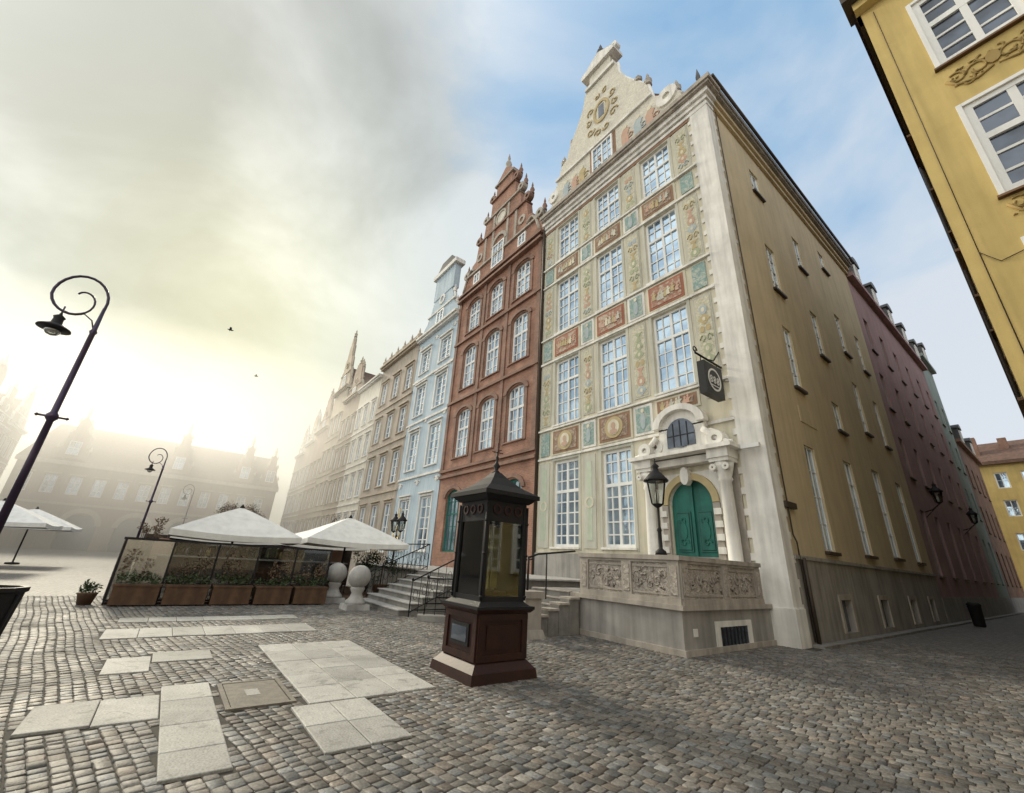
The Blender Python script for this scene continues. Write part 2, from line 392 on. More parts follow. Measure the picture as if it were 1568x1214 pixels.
for (z0,z1,t) in [(20.45,20.62,.08),(20.72,20.95,.14),(20.95,21.2,.26),(21.2,21.32,.42),(21.32,21.55,.5)]:
    h.box('cornice:whitestone' if z1<21.3 else 'cornice_top:warmstone',-15.4,SX+t,F-t,F+.5,z0,z1)
    if z0>20.5: h.box('side_cornice:'+('ochre' if z1<21.3 else 'greyplinth'),SX-.3,SX+t*.9,F+.5,31,z0+.002,z1-.002)
h.box('frieze:frame_brown',-15.3,-5.9,F-.05,F+.1,20.28,20.44)
h.f=FR(F)
gp=[(-15.3,21.55),(-15.3,22.1),(-14.9,22.5),(-14.75,23.3),(-14.35,24.1),(-14.05,25.1),(-13.6,25.3),(-13.3,26.3),(-12.75,27.2),(-12.2,28.4),(-12.0,29.5),
    (-9.55,29.5),(-9.5,28.6),(-9.1,27.6),(-8.5,26.5),(-8.0,25.7),(-7.75,25.2),(-7.55,24.0),(-7.1,23.5),(-6.5,23.3),(-6.1,22.6),(-5.9,21.55)]
h.prism('gable:fresco_gable',gp,-.45,-.02)
pts=[(p[0],-.2,p[1]) for p in gp[1:11]]; h.tube('gable_edge:whitestone',pts,.13)
pts=[(p[0],-.2,p[1]) for p in gp[11:21]]; h.tube('gable_edge:whitestone',pts,.13)
for z in (24.05,): h.box('gable_courses:whitestone',-14.5,-7.5,-.03,.1,z,z+.14)
h.win(-11.5,-10.05,21.95,23.9,nx=4,nz=4,ti=.02,g='glass'); h.box('gable_window_surround:frame_brown',-11.7,-9.85,-.03,-.01,21.8,24.0)
h.arch('oval_frame:focre',-10.75,26.6,.46,.6,-.03,.05,0,360,22,1.5)
for sx in (-1,1):
    for (dx,z,r,ph) in [(.85,25.6,.33,0),(1.0,26.4,.28,2),(.8,27.3,.3,4),(.3,28.1,.22,1),(.3,25.0,.28,3)]:
        h.scroll('oval_scrolls:focre',-10.75+sx*dx,z,r,.0,.05,sx,ph)
h.box('oval_window:glass_dark',-10.95,-10.55,-.02,.03,26.1,27.1); h.box('oval_window_frame:cream',-11.05,-10.45,-.03,.015,26.0,27.2)
for (x,m,z) in [(-13.6,'fblue',22.8),(-12.9,'fpink',22.7),(-12.3,'focre',22.8),(-9.2,'fpink',22.9),(-8.4,'fblue',22.8),(-7.7,'fpink',22.7)]:
    h.prism('gable_figures:'+m,[(x-.24,z-.65),(x+.2,z-.65),(x+.14,z),(x+.28,z+.3),(x+.1,z+.45),(x-.12,z+.45),(x-.26,z+.2)],-.02,.03)
    h.ell('gable_heads:cream',x,z+.6,.12,.15,-.02,.035,10)
    h.scroll('gable_drapery:'+m,x+.3,z-.2,.22,.0,.04,1,x)
h.box('gable_crown:whitestone',-11.9,-9.65,-.6,.12,29.5,29.75); h.box('gable_crown:fresco_gable',-11.6,-9.95,-.5,.0,29.75,30.7)
h.box('gable_crown:whitestone',-12.1,-9.5,-.65,.2,30.7,30.95)
h.prism('gable_crown:whitestone',[(-12.1,30.95),(-9.5,30.95),(-9.9,31.35),(-10.8,31.95),(-11.7,31.35)],-.6,.15)
h.arch('crown_volutes:whitestone',-11.95,31.1,.12,.3,-.3,.1,0,360,12); h.arch('crown_volutes:whitestone',-9.65,31.1,.12,.3,-.3,.1,0,360,12)
wfin(h,'statues:slate',-10.8,-.2,31.9,1.3,.25)
for x,z,hh in [(-14.0,25.2,.9),(-7.75,25.3,1.0),(-6.3,23.0,.9),(-13.2,26.4,.6),(-8.3,26.3,.6)]: wfin(h,'statues:warmstone',x,-.2,z,hh,.2)
h.arch('gable_volutes:whitestone',-6.75,23.05,.2,.55,-.3,.08,0,360,16); h.arch('gable_volutes:whitestone',-14.7,23.0,.15,.42,-.3,.08,0,360,16)
wfin(h,'statues:slate',-5.3,-.25,21.55,1.9,.22)
# portal
c=-7.55
h.box('portal:whitestone',c-1.15,c-.8,0,.12,.95,4.75); h.box('portal:whitestone',c+.8,c+1.15,0,.12,.95,4.75)
r=.78
sp=[(c-.8,4.75),(c-.8,3.72)]+[(c-r*math.cos(math.pi*i/16),3.72+r*math.sin(math.pi*i/16)) for i in range(17)]+[(c+.8,3.72),(c+.8,4.75)]
h.prism('portal_spandrel:whitestone',sp,-.15,.1)
h.arch('portal_arch:focre',c,3.72,.78,1.0,.08,.2,0,180,18)
h.box('portal_jambs:warmstone',c-1.0,c-.78,.1,.2,1.0,3.7); h.box('portal_jambs:warmstone',c+.78,c+1.0,.1,.2,1.0,3.7)
for i in range(7):
    for sx in (-1,1): h.box('portal_rustication:whitestone',*sorted((c+sx*.82,c+sx*1.06)),.15,.26,1.05+i*.38,1.24+i*.38)
h.ell('keystone:whitestone',c,4.6,.16,.3,.1,.36,10)
for sx in (-1,1):
    x=c+sx*1.35; ct=h.f(x,.35,0)
    h.f=ID; h.lathe('columns:whitestone',(ct[0],ct[1],0),[(.26,.95),(.26,1.25),(.2,1.32),(.19,2.6),(.165,4.25),(.22,4.32),(.19,4.4),(.27,4.7),(.3,4.85)],16); h.f=FR(F)
    h.box('capitals:whitestone',x-.3,x+.3,.02,.66,4.85,4.97)
    h.arch('capital_volutes:whitestone',x-.2,4.68,.03,.11,.5,.68,0,360,10); h.arch('capital_volutes:whitestone',x+.2,4.68,.03,.11,.5,.68,0,360,10)
    h.box('entablature_ends:whitestone',x-.33,x+.33,.02,.7,4.97,5.25)
    h.arch('pediment_scrolls:whitestone',x-sx*.05,5.62,.1,.26,.2,.62,0,360,14)
    pp=[(x+sx*(.42-.9*i/8)-0,5.42+.62*(i/8)**1.6+ (0)) for i in range(9)]
    h.tube('pediment_curves:whitestone',[(p[0],.45,p[1]) for p in pp],.1,8)
    h.box('portal_back:warmstone',x-.28,x+.28,.0,.06,.95,4.85)
h.box('entablature:whitestone',c-1.6,c+1.6,.02,.4,4.97,5.2)
h.box('entablature_cornice:whitestone',c-1.85,c+1.85,.0,.82,5.25,5.38)
h.box('attic:whitestone',c-.85,c+.85,.0,.3,5.38,6.35)
h.arch('attic_arch:whitestone',c,6.3,.0,.85,.0,.3,0,180,16,.75)
h.arch('attic_arch_mould:whitestone',c,6.35,.72,.98,.2,.5,0,180,16,.78)
h.ell('attic_window:glass_dark',c,6.1,.52,.52,.2,.34,20); h.box('attic_window:glass_dark',c-.52,c+.52,.2,.338,5.62,6.1)
for q in (-.26,0,.26): h.box('attic_bars:signblack',c+q-.015,c+q+.015,.3,.36,5.64,6.55-.3*abs(q))
h.box('attic_bars:signblack',c-.5,c+.5,.3,.358,6.0,6.03)
for sx in (-1,1): h.arch('attic_volutes:whitestone',c+sx*1.02,5.75,.08,.3,.05,.35,0,360,14)
h.prism('door:teal_door',[(c-.78,.95),(c-.01,.95),(c-.01,4.5)]+[(c-.78*math.sin(math.pi/2*i/8),3.72+.78*math.cos(math.pi/2*i/8)) for i in range(1,9)],-.14,-.06)
h.prism('door:teal_door',[(c+.78,.95),(c+.01,.95),(c+.01,4.5)]+[(c+.78*math.sin(math.pi/2*i/8),3.72+.78*math.cos(math.pi/2*i/8)) for i in range(1,9)],-.14,-.06)
for sx in (-1,1):
    for z0,z1 in [(1.2,2.1),(2.25,3.5)]:
        x0,x1=sorted((c+sx*.12,c+sx*.66))
        h.box('door_mouldings:teal_door',x0,x1,-.07,-.02,z0,z1); h.box('door_fields:signblack',x0+.04,x1-.04,-.05,-.018,z0+.04,z1-.04); h.box('door_fields:teal_door',x0+.06,x1-.06,-.04,.0,z0+.06,z1-.06)
        h.ell('door_carvings:teal_door',(x0+x1)/2,(z0+z1)/2,.13,.28,-.02,.03,12)
        for q in range(2): h.scroll('door_scrolls:teal_door',(x0+x1)/2,(z0+z1)/2+(q-.5)*.7,.15,.01,.024,1,q*3.1)
h.box('door_astragal:teal_door',c-.04,c+.04,-.07,.03,.95,4.45)
h.tube('downpipe:gutter',[(-15.38,.1,.3),(-15.38,.1,21.0),(-15.2,.25,21.6),(-15.3,.3,22.3)],.08)
# side wall (+X)
h.f=FX(SX)
sw=[(16.85,17.75,18.1,19.5),(16.85,17.75,12.7,15.05),(16.85,17.65,8.3,10.95),(16.5,17.4,2.5,6.0),
    (20.95,21.8,16.0,17.95),(20.95,21.8,11.1,13.5),(20.9,21.75,7.55,8.85),(20.5,21.5,2.6,6.2),
    (25.25,26.1,18.2,19.5),(25.2,26.05,12.8,15.2),(25.1,25.95,8.4,11.1),(24.4,25.5,2.7,6.5),
    (28.4,29.2,12.8,15.1),(28.4,29.2,8.4,11.0),(28.3,29.3,2.7,6.5)]
bw=[(16.7,17.6,.2,1.1),(20.7,21.6,.2,1.1),(24.8,25.7,.2,1.1),(28.2,29,.2,1.1)]
h.wall('side_walls:ochre',F,31,2.2,20.8,0,sw)
h.wall('side_plinth:greyplinth',F,31,0,2.2,.04,bw)
for o in sw:
    h.win(*o,nx=2,nz=4 if o[3]-o[2]>2.2 else 2,fw=.07,bar=.022,ti=-.09,pr=.03)
    h.box('sills:gutter',o[0]-.1,o[1]+.1,-.02,.12,o[2]-.1,o[2]-.003)
for o in bw:
    h.box('basement_windows:glass_dark',o[0]+.01,o[1]-.01,-.15,-.1,o[2]+.01,o[3]-.01)
    h.box('basement_surrounds:warmstone',o[0]-.15,o[0]-.003,-.01,.08,o[2],o[3]+.15); h.box('basement_surrounds:warmstone',o[1]+.003,o[1]+.15,-.01,.08,o[2],o[3]+.15)
    h.box('basement_surrounds:warmstone',o[0],o[1],-.01,.078,o[3]+.003,o[3]+.15)
h.box('plinth_ledge:greyplinth',13.8,31,.0,.09,2.15,2.25)
h.tube('side_downpipe:gutter',[(14.1,.08,.1),(14.1,.08,2.6),(13.98,.06,2.8),(13.98,.06,20.6)],.022,6)
h.tube('side_downpipe:gutter',[(14.3,.1,.05),(14.3,.1,2.2)],.055,8)
h.box('wall_ledge:gutter',13.75,14.5,.0,.12,3.55,3.72)
for z in (6.9,): h.box('wall_patches:ochre',16.7,18.2,-.01,.02,z,z+.6)
h.tube('roof_gutter:gutter',[(F-.2,.52,21.6),(31,.52,21.6)],.07,8)
h.f=FR(F)
h.tube('cctv_arm:white',[(-5.45,.0,5.3),(-5.45,.3,5.25)],.03); h.box('cctv_camera:white',-5.62,-5.1,.2,.34,5.2,5.32)
h.build()

sg=B('hanging_sign',(-6.0,12.5,7.4))
sg.tube('bracket:darkmetal',[(-6.0,13.22,8.15),(-6.0,11.6,8.15)],.035); sg.tube('bracket:darkmetal',[(-6.0,13.22,8.75),(-6.0,12.75,8.25),(-6.0,12.3,8.15)],.022)
sg.tube('bracket_curl:darkmetal',[(-6.0,11.6+.14*math.cos(a*.6)*(1-a/14),8.25+.14*math.sin(a*.6)*(1-a/14)) for a in range(12)],.02)
for y in (11.9,12.9): sg.tube('hangers:darkmetal',[(-6.0,y,8.15),(-6.0,y,7.95)],.015)
sg.box('board:signblack',-6.12,-5.88,11.85,12.95,6.85,7.95)
sg.f=FX(-5.88)
sg.arch('logo_ring:signwhite',12.4,7.4,.33,.39,0,.012,0,360,28)
for y in (12.2,12.4,12.6):
    sg.arch('logo_letters:signwhite',y,7.45,.035,.07,0,.012,0,360,10); sg.arch('logo_letters:signwhite',y,7.34,.035,.075,0,.010,0,360,10)
sg.box('logo_line:signwhite',12.15,12.65,0,.012,7.17,7.2)
sg.build()

# ------------------------------------------------------------------ terrace of the corner house
t=B('stone_terrace',(-7,11,0))
t.box('base_wall:greyplinth',-8.75,-5.6,8.98,F-.1,0,.86)
t.box('base_ledge:warmstone',-8.83,-5.52,8.9,F-.1,.86,.96)
t.box('base_foot:warmstone',-8.8,-5.55,8.93,F-.1,0,.12)
def balus(axis,fixed,a0,a1,posts,sgn):
    def bx(k,a,b,o0,o1,z0,z1):
        if axis=='x': t.box(k,a,b,fixed+min(o0*sgn,o1*sgn),fixed+max(o0*sgn,o1*sgn),z0,z1)
        else: t.box(k,fixed+min(o0*sgn,o1*sgn),fixed+max(o0*sgn,o1*sgn),a,b,z0,z1)
    bx('balustrade_foot:warmstone',a0,a1,-.02,.2,.96,1.08)
    bx('balustrade_panels:carved',a0,a1,.04,.15,1.08,1.8)
    bx('balustrade_rail:warmstone',a0-.05,a1+.05,-.04,.23,1.86,1.96); bx('balustrade_rail_mould:warmstone',a0,a1,0,.2,1.8,1.86)
    for p in posts:
        bx('balustrade_posts:warmstone',p-.14,p+.14,-.012,.19,1.081,1.8); bx('post_carving:carved',p-.09,p+.09,-.03,.0,1.15,1.74)
    for i in range(len(posts)-1):
        a,b=posts[i]+.16,posts[i+1]-.16
        n=5
        for q in range(n):
            aa=a+.15+(b-a-.3)*q/(n-1)+U(-.04,.04); zc=1.44+.1*math.sin(q*2.1)+U(-.05,.05); rs=U(.8,1.2); sg_=random.choice((-1,1))
            if axis=='x': pts=[(aa+.13*rs*(1-j/16)*math.cos(sg_*j*.6+q),fixed+.035*sgn,zc+.16*rs*(1-j/16)*math.sin(sg_*j*.6+q)) for j in range(14)]
            else: pts=[(fixed+.035*sgn,aa+.13*rs*(1-j/16)*math.cos(sg_*j*.6+q),zc+.16*rs*(1-j/16)*math.sin(sg_*j*.6+q)) for j in range(14)]
            t.tube('relief_scrolls:carved',pts,.02,5)
        for q in range(10):
            aa=U(a+.1,b-.1); zc=U(1.2,1.66); rr=U(.03,.06)
            if axis=='x': t.tube('relief_leaves:carved',[(aa,fixed+.03*sgn,zc),(aa+U(-.06,.06),fixed+.02*sgn,zc+U(-.06,.06)),(aa+U(-.1,.1),fixed+.035*sgn,zc+U(-.1,.1))],[.01,rr*.7,.008],6)
            else: t.tube('relief_leaves:carved',[(fixed+.03*sgn,aa,zc),(fixed+.02*sgn,aa+U(-.06,.06),zc+U(-.06,.06)),(fixed+.035*sgn,aa+U(-.1,.1),zc+U(-.1,.1))],[.01,rr*.7,.008],6)
        bx('panel_rims:warmstone',a,b,.02,.05,1.70,1.74); bx('panel_rims:warmstone',a,b,.02,.05,1.13,1.17)
balus('x',8.95,-8.5,-5.57,[-8.36,-6.98,-5.71],1)
balus('y',-5.55,9.0,12.75,[9.12,10.9,12.6],-1)
t.box('terrace_floor:stairstone',-8.7,-5.7,9.1,F-.1,.95,.98)
t.f=FX(-5.6)
t.box('basement_window:glass_dark',10.45,11.75,-.02,.012,.12,.5); t.box('basement_frame:whitestone',10.25,11.95,-.02,.03,.5,.62)
t.box('basement_frame:whitestone',10.25,10.44,-.02,.03,.1,.5); t.box('basement_frame:whitestone',11.76,11.95,-.02,.03,.1,.5)
for i in range(7): t.box('basement_bars:darkmetal',10.55+i*.17,10.57+i*.17,.012,.03,.12,.5)
t.box('vent:whitestone',9.35,9.5,0,.02,.35,.5)
t.build()
st=B('stone_stairs',(-9.5,8.2,0))
for i in range(6):
    st.box('step_%d:stairstone'%(i+1),-10.35,-8.86,7.3+i*.32,9.25 if i<5 else F-.12,i*.158+(.002 if i else 0),(i+1)*.158)
    st.box('step_nosing:warmstone',-10.37,-8.85,7.27+i*.32,7.42+i*.32,(i+1)*.158+.001,(i+1)*.158+.03)
st.box('newel:warmstone',-8.8,-8.35,6.95,7.45,0,.85); st.box('newel_cap:warmstone',-8.86,-8.29,6.89,7.51,.85,1.0)
st.frus('newel_foot:warmstone',-8.575,7.2,.33,.27,0,.18)
st.box('newel:warmstone',-10.9,-10.45,6.95,7.45,0,.85); st.box('newel_cap:warmstone',-10.96,-10.39,6.89,7.51,.85,1.0)
for i in range(4):
    st.box('cheek_steps:stairstone',-8.84,-8.5,7.452+i*.36,7.80+i*.36,0,.42+i*.13); st.box('cheek_caps:warmstone',-8.86,-8.46,7.452+i*.36,7.80+i*.36,.422+i*.13,.47+i*.13)
st.box('landing_wall:greyplinth',-10.8,-10.36,9.2,F-.12,0,.95)
st.tube('handrail:darkmetal',[(-8.6,7.2,1.75),(-8.7,7.6,1.85),(-8.75,9.0,2.0)],.025); st.tube('rail_post:darkmetal',[(-8.6,7.2,1.0),(-8.6,7.2,1.78)],.03)
st.tube('rail_post:darkmetal',[(-8.7,7.9,.8),(-8.7,7.9,1.88)],.018)
st.tube('handrail:darkmetal',[(-10.65,7.2,1.0),(-10.65,7.2,1.5),(-10.65,9.1,1.75)],.02)
st.build()
def lantern_head(b,x,y,z,s=1,gl='clearglass'):
    b.lathe('lantern_base:darkmetal',(x,y,z),[(.03*s,0),(.1*s,.05*s),(.13*s,.08*s)],6,smooth=False)
    b.lathe('lantern_glass:'+gl,(x,y,z),[(.12*s,.08*s),(.2*s,.55*s)],6,smooth=False)
    for j in range(6):
        a=2*math.pi*j/6; b.tube('lantern_ribs:darkmetal',[(x+.125*s*math.cos(a),y+.125*s*math.sin(a),z+.08*s),(x+.205*s*math.cos(a),y+.205*s*math.sin(a),z+.56*s)],.012*s,5)
    b.lathe('lantern_roof:darkmetal',(x,y,z),[(.25*s,.55*s),(.26*s,.58*s),(.17*s,.68*s),(.08*s,.78*s),(.06*s,.84*s),(.09*s,.88*s),(.02*s,.95*s),(.01*s,1.05*s)],12)
    b.lathe('lamp_bulb:canvas',(x,y,z),[(.03*s,.1*s),(.05*s,.25*s),(.02*s,.38*s)],8)
l=B('terrace_lantern',(-6.05,9.05,1.96))
l.lathe('post:darkmetal',(-6.05,9.05,1.96),[(.13,0),(.12,.08),(.05,.14),(.04,.5),(.06,.55),(.03,.62),(.03,1.1)],12)
lantern_head(l,-6.05,9.05,3.02,1.15); l.build()

# ------------------------------------------------------------------ brick house
b=B('brick_gabled_house',(-20.4,F,0),FR(F))
cols=[(-24.1,-22.2),(-21.3,-19.4),(-18.4,-16.55)]
fl=[(7.75,11.1),(12.6,15.9),(17.1,19.8)]
g0=[(-24.3,-22.6,2.0,5.7),(-21.3,-19.6,1.2,5.2),(-18.3,-16.6,2.3,5.7)]
ops=[(c[0]+.12,c[1]-.12,z[0],z[1]-.05) for c in cols for z in fl]
b.wall('walls:brick',-25.35,-15.45,0,20.9,0,ops+g0)
def archhead(o,rise,mat='brick'):
    # brick infill turning the square opening into a segmental arched one
    a,c_,z0,z1=o; m=(a+c_)/2; w=(c_-a)/2; n=12
    pts=[(a-.005,z1+.005),(a-.005,z1-rise)]+[(m-w*math.cos(math.pi*i/n),z1-rise+(rise-.01)*math.sin(math.pi*i/n)) for i in range(n+1)]+[(c_+.005,z1-rise),(c_+.005,z1+.005)]
    b.prism('arch_infill:'+mat,pts,-.13,-.004)
for o in ops:
    b.win(*o,nx=4,nz=5,trans=3,fw=.12,bar=.06,sill='brick_dark',ti=-.2,pr=.05)
    archhead(o,.42)
for i,o in enumerate(g0):
    if i==1: b.box('door:teal_door',o[0],o[1],-.2,-.1,o[2],o[3]-.8); b.win(o[0],o[1],o[3]-.8,o[3],3,1,ti=-.2,pr=.05)
    else: b.win(*o,nx=4,nz=5,trans=3,mat='teal_door',fw=.13,ti=-.2,pr=.05)
    archhead(o,.5)
    b.arch('ground_arches:brick_dark',(o[0]+o[1])/2,o[3]-.5,.85,1.15,-.01,.1,0,180,14,.65)
for o in ops:
    cx=(o[0]+o[1])/2; w=(o[1]-o[0])/2
    b.arch('window_arches:brick_dark',cx,o[3]-.42,w+.04,w+.34,-.01,.1,0,180,16,.58)
    b.box('window_jambs:brick_dark',o[0]-.24,o[0]-.02,-.01,.07,o[2]-.1,o[3]-.42); b.box('window_jambs:brick_dark',o[1]+.02,o[1]+.24,-.01,.07,o[2]-.1,o[3]-.42)
for z in (6.5,6.9,11.75,16.5,20.3,20.75): b.box('string_courses:brick_dark',-25.4,-15.5,-.01,.16 if z<20 else .32,z,z+.17)
for x in (-25.2,-21.75,-18.9,-15.75): b.box('pilaster_strips:brick_dark',x-.16,x+.16,-.01,.09,6.95,20.3)
b.f=ID; b.box('body:brick',-25.34,-15.46,F+.32,F+16,0,20.9)
b.add('roof:tiles',[(-25.3,F+.5,20.9),(-15.5,F+.5,20.9),(-20.4,F+.5,27.0),(-25.3,F+16,20.9),(-15.5,F+16,20.9),(-20.4,F+16,27.0)],[(0,1,2),(3,5,4),(0,2,5,3),(1,4,5,2),(0,3,4,1)]); b.f=FR(F)
cg=-20.5
half=[(4.85,20.92),(4.85,21.5),(4.5,22.3),(3.9,22.5),(3.7,23.4),(3.2,23.6),(3.0,24.9),(2.35,25.2),(2.2,26.5),(1.6,26.8),(1.5,28.2),(1.05,28.5),(1.0,29.6),(1.15,29.7),(1.15,30.0),(0,31.0)]
gp=[(cg-x,z) for x,z in half]+[(cg+x,z) for x,z in reversed(half[:-1])]
b.prism('gable:brick',gp,-.5,.0)
for i,(z,w) in enumerate([(22.4,4.4),(25.0,3.0),(26.6,2.2),(28.3,1.5),(29.65,1.2)]):
    b.box('gable_bands:'+('brick_dark' if i%2 else 'warmstone'),cg-w,cg+w,-.55,.14,z,z+.15)
    for sx in (-1,1):
        if i<4: b.arch('gable_scrolls:'+('brick_dark' if i%2 else 'warmstone'),cg+sx*(w+.02),z+.45,.14,.36,-.35,.06,0,360,12)
        if i<4: wfin(b,'gable_finials:brick_dark',cg+sx*(w+.25),-.25,z+.6,1.15,.16)
for x in (-1.9,-.9,.9,1.9): b.box('gable_pilasters:warmstone',cg+x-.12,cg+x+.12,0,.08,22.6,24.95 if abs(x)>1 else 26.5)
b.win(cg-.7,cg+.7,21.3,23.3,4,4,ti=.09); b.arch('gable_arch:warmstone',cg,23.3,.7,.95,0,.12,0,180,12)
b.arch('gable_niche:creamwall',cg,25.8,0,.5,0,.05,0,360,14); b.arch('gable_niche_rim:warmstone',cg,25.8,.5,.68,0,.1,0,360,14)
for sx in (-1,1):
    b.win(cg+sx*2.75-.4,cg+sx*2.75+.4,21.3,22.2,2,2,ti=.03); b.arch('gable_side_arches:warmstone',cg+sx*2.6,23.6,.2,.4,0,.08,0,360,12)
    b.tube('gable_side_scrolls:warmstone',[(cg+sx*(4.6-i*.2),.05,21.3+.9*math.sin(i*.45)+.2*i) for i in range(8)],.1)
wfin(b,'gable_statue:warmstone',cg,-.25,30.8,1.9,.25)
b.build()

def house(name,x0,x1,zt,wall,nw,floors,kind='gable',peak=6,frame=None,F0=F,win='white',trim='whitestone',dep=14,sgn=1,roofz=4,gw=1.0,gk=None,nz=4):
    fr=frame or FR(F0)
    b=B(name,fr((x0+x1)/2,0,0),fr)
    W=x1-x0; ops=[]
    for (z0,z1) in floors:
        for i in range(nw):
            c=x0+W*(i+.5)/nw; w=min(W/nw*.52,1.7)/2; ops.append((c-w,c+w,z0,z1))
    b.wall('walls:'+wall,x0,x1,0,zt,0,ops)
    for o in ops:
        b.win(*o,nx=2,nz=nz,fw=.12,bar=.06,mat=win,sill=trim)
        b.box('surrounds:'+trim,o[0]-.16,o[0]-.01,-.01,.05,o[2]-.1,o[3]+.16); b.box('surrounds:'+trim,o[1]+.01,o[1]+.16,-.01,.05,o[2]-.1,o[3]+.16)
        b.box('surrounds:'+trim,o[0]-.01,o[1]+.01,-.01,.048,o[3]+.01,o[3]+.16); b.box('hoods:'+trim,o[0]-.2,o[1]+.2,-.01,.18,o[3]+.2,o[3]+.3)
    for (z0,z1) in floors[1:]: b.box('string_courses:'+trim,x0+.01,x1-.01,-.01,.1,z0-.7,z0-.55)
    b.box('body:'+wall,x0+.01,x1-.01,-dep,-.3,0,zt-.01)
    b.box('cornice:'+trim,x0-.02,x1+.02,-.4,.3,zt,zt+.2); b.box('cornice_top:'+trim,x0-.02,x1+.02,-.4,.45,zt+.2,zt+.38)
    c=(x0+x1)/2; hw=W/2-.05; zb=zt+.38
    rz=zt+roofz
    if kind=='ridge':
        v=[(x0,-.2,zb),(x1,-.2,zb),(x1,-dep,zb),(x0,-dep,zb),(x0,-dep/2,rz),(x1,-dep/2,rz)]
        b.add('roof:tiles',v,[(0,1,5,4),(2,3,4,5),(0,4,3),(1,2,5)])
    else:
        v=[(x0,-.5,zb),(x1,-.5,zb),(c,-.5,rz),(x0,-dep,zb),(x1,-dep,zb),(c,-dep,rz)]
        b.add('roof:tiles',v,[(0,1,2),(3,5,4),(0,2,5,3),(1,4,5,2)])
        if kind=='gable': hf=[(1,0),(1,.07),(.86,.1),(.8,.25),(.66,.32),(.6,.45),(.46,.52),(.42,.68),(.3,.75),(.28,.88),(0,1)]
        elif kind=='curved': hf=[(1,0),(.96,.14),(.8,.2),(.66,.3),(.58,.44),(.5,.5),(.48,.82),(.4,.86),(.3,.94),(0,1)]
        elif kind=='spire': hf=[(1,0),(1,.12),(.85,.16),(.78,.34),(.6,.38),(.52,.56),(.36,.6),(.3,.8),(.16,.84),(.12,.94),(0,1)]
        elif kind=='steps': hf=[(1,0),(1,.15),(.75,.15),(.75,.4),(.5,.4),(.5,.65),(.25,.65),(.25,1),(0,1)]
        else: hf=[(1,0),(0,1)]
        gp=[(c-x*hw*gw,zb+z*peak) for x,z in hf]+[(c+x*hw*gw,zb+z*peak) for x,z in reversed(hf[:-1])]
        b.prism('gable:'+(gk or wall),gp,-.4,.0)
        for sx in (-1,1): b.tube('gable_edge:'+trim,[(c+sx*x*hw*gw,-.2,zb+z*peak) for x,z in hf],.13)
        for x,z in hf[2:-1:2]:
            for sx in (-1,1): wfin(b,'finials:'+trim,c+sx*x*hw*gw,-.2,zb+z*peak,.8,.18)
        wfin(b,'finials:'+trim,c,-.2,zb+peak,1.2,.22)
        b.box('gable_bands:'+trim,c-hw*gw*.78,c+hw*gw*.78,-.42,.1,zb+peak*.28,zb+peak*.28+.15)
        b.win(c-.6,c+.6,zb+.4,zb+peak*.26,2,2,ti=.03)
        b.arch('gable_oculus:'+trim,c,zb+peak*.45,.3,.5,0,.08,0,360,12)
    return b
bl=house('pale_blue_house',-32.4,-25.42,19.6,'bluewall',2,[(2.0,5.6),(7.8,10.9),(12.3,15.0),(16.2,18.3)],'curved',6.2,gw=.9,nz=5)
bl.box('gable_top:bluewall',-30.6,-27.1,-.5,.05,23.2,25.6); bl.box('gable_top_cornice:whitestone',-30.9,-26.8,-.7,.25,25.6,26.0); bl.prism('gable_top_roof:slate',[(-30.7,26.0),(-27.0,26.0),(-28.0,27.0),(-29.7,27.0)],-.6,.1)
for zc in (6.7,11.55,15.6,18.95):
    for xc in (-31.9,-28.9,-25.9):
        for sx in (-1,1): bl.tube('stucco_scrolls:whitestone',[(xc+sx*(.22+.17*(1-j/12)*math.cos(j*.65)),.02,zc+.2*(1-j/12)*math.sin(j*.65)) for j in range(10)],.035,5)
        bl.ell('stucco_shells:whitestone',xc,zc,.12,.22,-.01,.06,8)
bl.build()
gh=house('grey_stone_house',-41.2,-32.45,19.8,'greywall',3,[(1.8,5.6),(7.2,10.0),(11.6,14.0),(15.6,18.0)],'ridge',3.0,trim='tanwall',roofz=3.2)
for i in range(6): wfin(gh,'attic_finials:tanwall',-40.9+i*1.65,.1,20.18,1.3,.2)
gh.box('attic_wall:greywall',-41.1,-32.5,-.3,.1,20.18,20.9); gh.build()
house('cream_house',-48.0,-41.25,19.2,'creamwall',3,[(2,5.2),(6.8,9.2),(10.8,13.1),(14.6,16.8)],'ridge',trim='whitestone',roofz=3).build()
house('brown_house',-54.0,-48.05,19.4,'brownwall',3,[(2,5.2),(6.8,9.2),(10.8,13.1),(14.6,16.8)],'curved',4.5,trim='tanwall').build()
house('tall_gabled_house',-60.2,-54.05,22.0,'tanwall',3,[(2,5.2),(6.8,9.4),(11.2,13.8),(16,18.4)],'spire',8.5,trim='tanwall',gw=.85).build()
house('rose_house',-66.4,-60.25,17.6,'rosewall',3,[(2,5.2),(6.8,9.2),(10.8,13.1)],'gable',5.5,trim='tanwall').build()
house('tan_house',-72.0,-66.45,16.8,'tanwall',2,[(2,5.2),(6.8,9.2),(10.8,13.1)],'curved',4.5).build()
house('narrow_gabled_house',-78.0,-72.05,15.8,'greywall',2,[(2,5.2),(6.8,9.2),(10.8,13.1)],'gable',4.5).build()
xs=[-46,-52.5,-58.5,-65,-71.2,-77.5,-84]
nm=['townhouse_with_curved_gable','townhouse_with_stepped_gable','townhouse_with_scrolled_gable','townhouse_with_rounded_gable','townhouse_with_plain_gable','townhouse_with_tall_gable']
kd=['curved','steps','curved','curved','steps','gable']; wl=['tanwall','rosewall','creamwall','greywall','brownwall','tanwall']
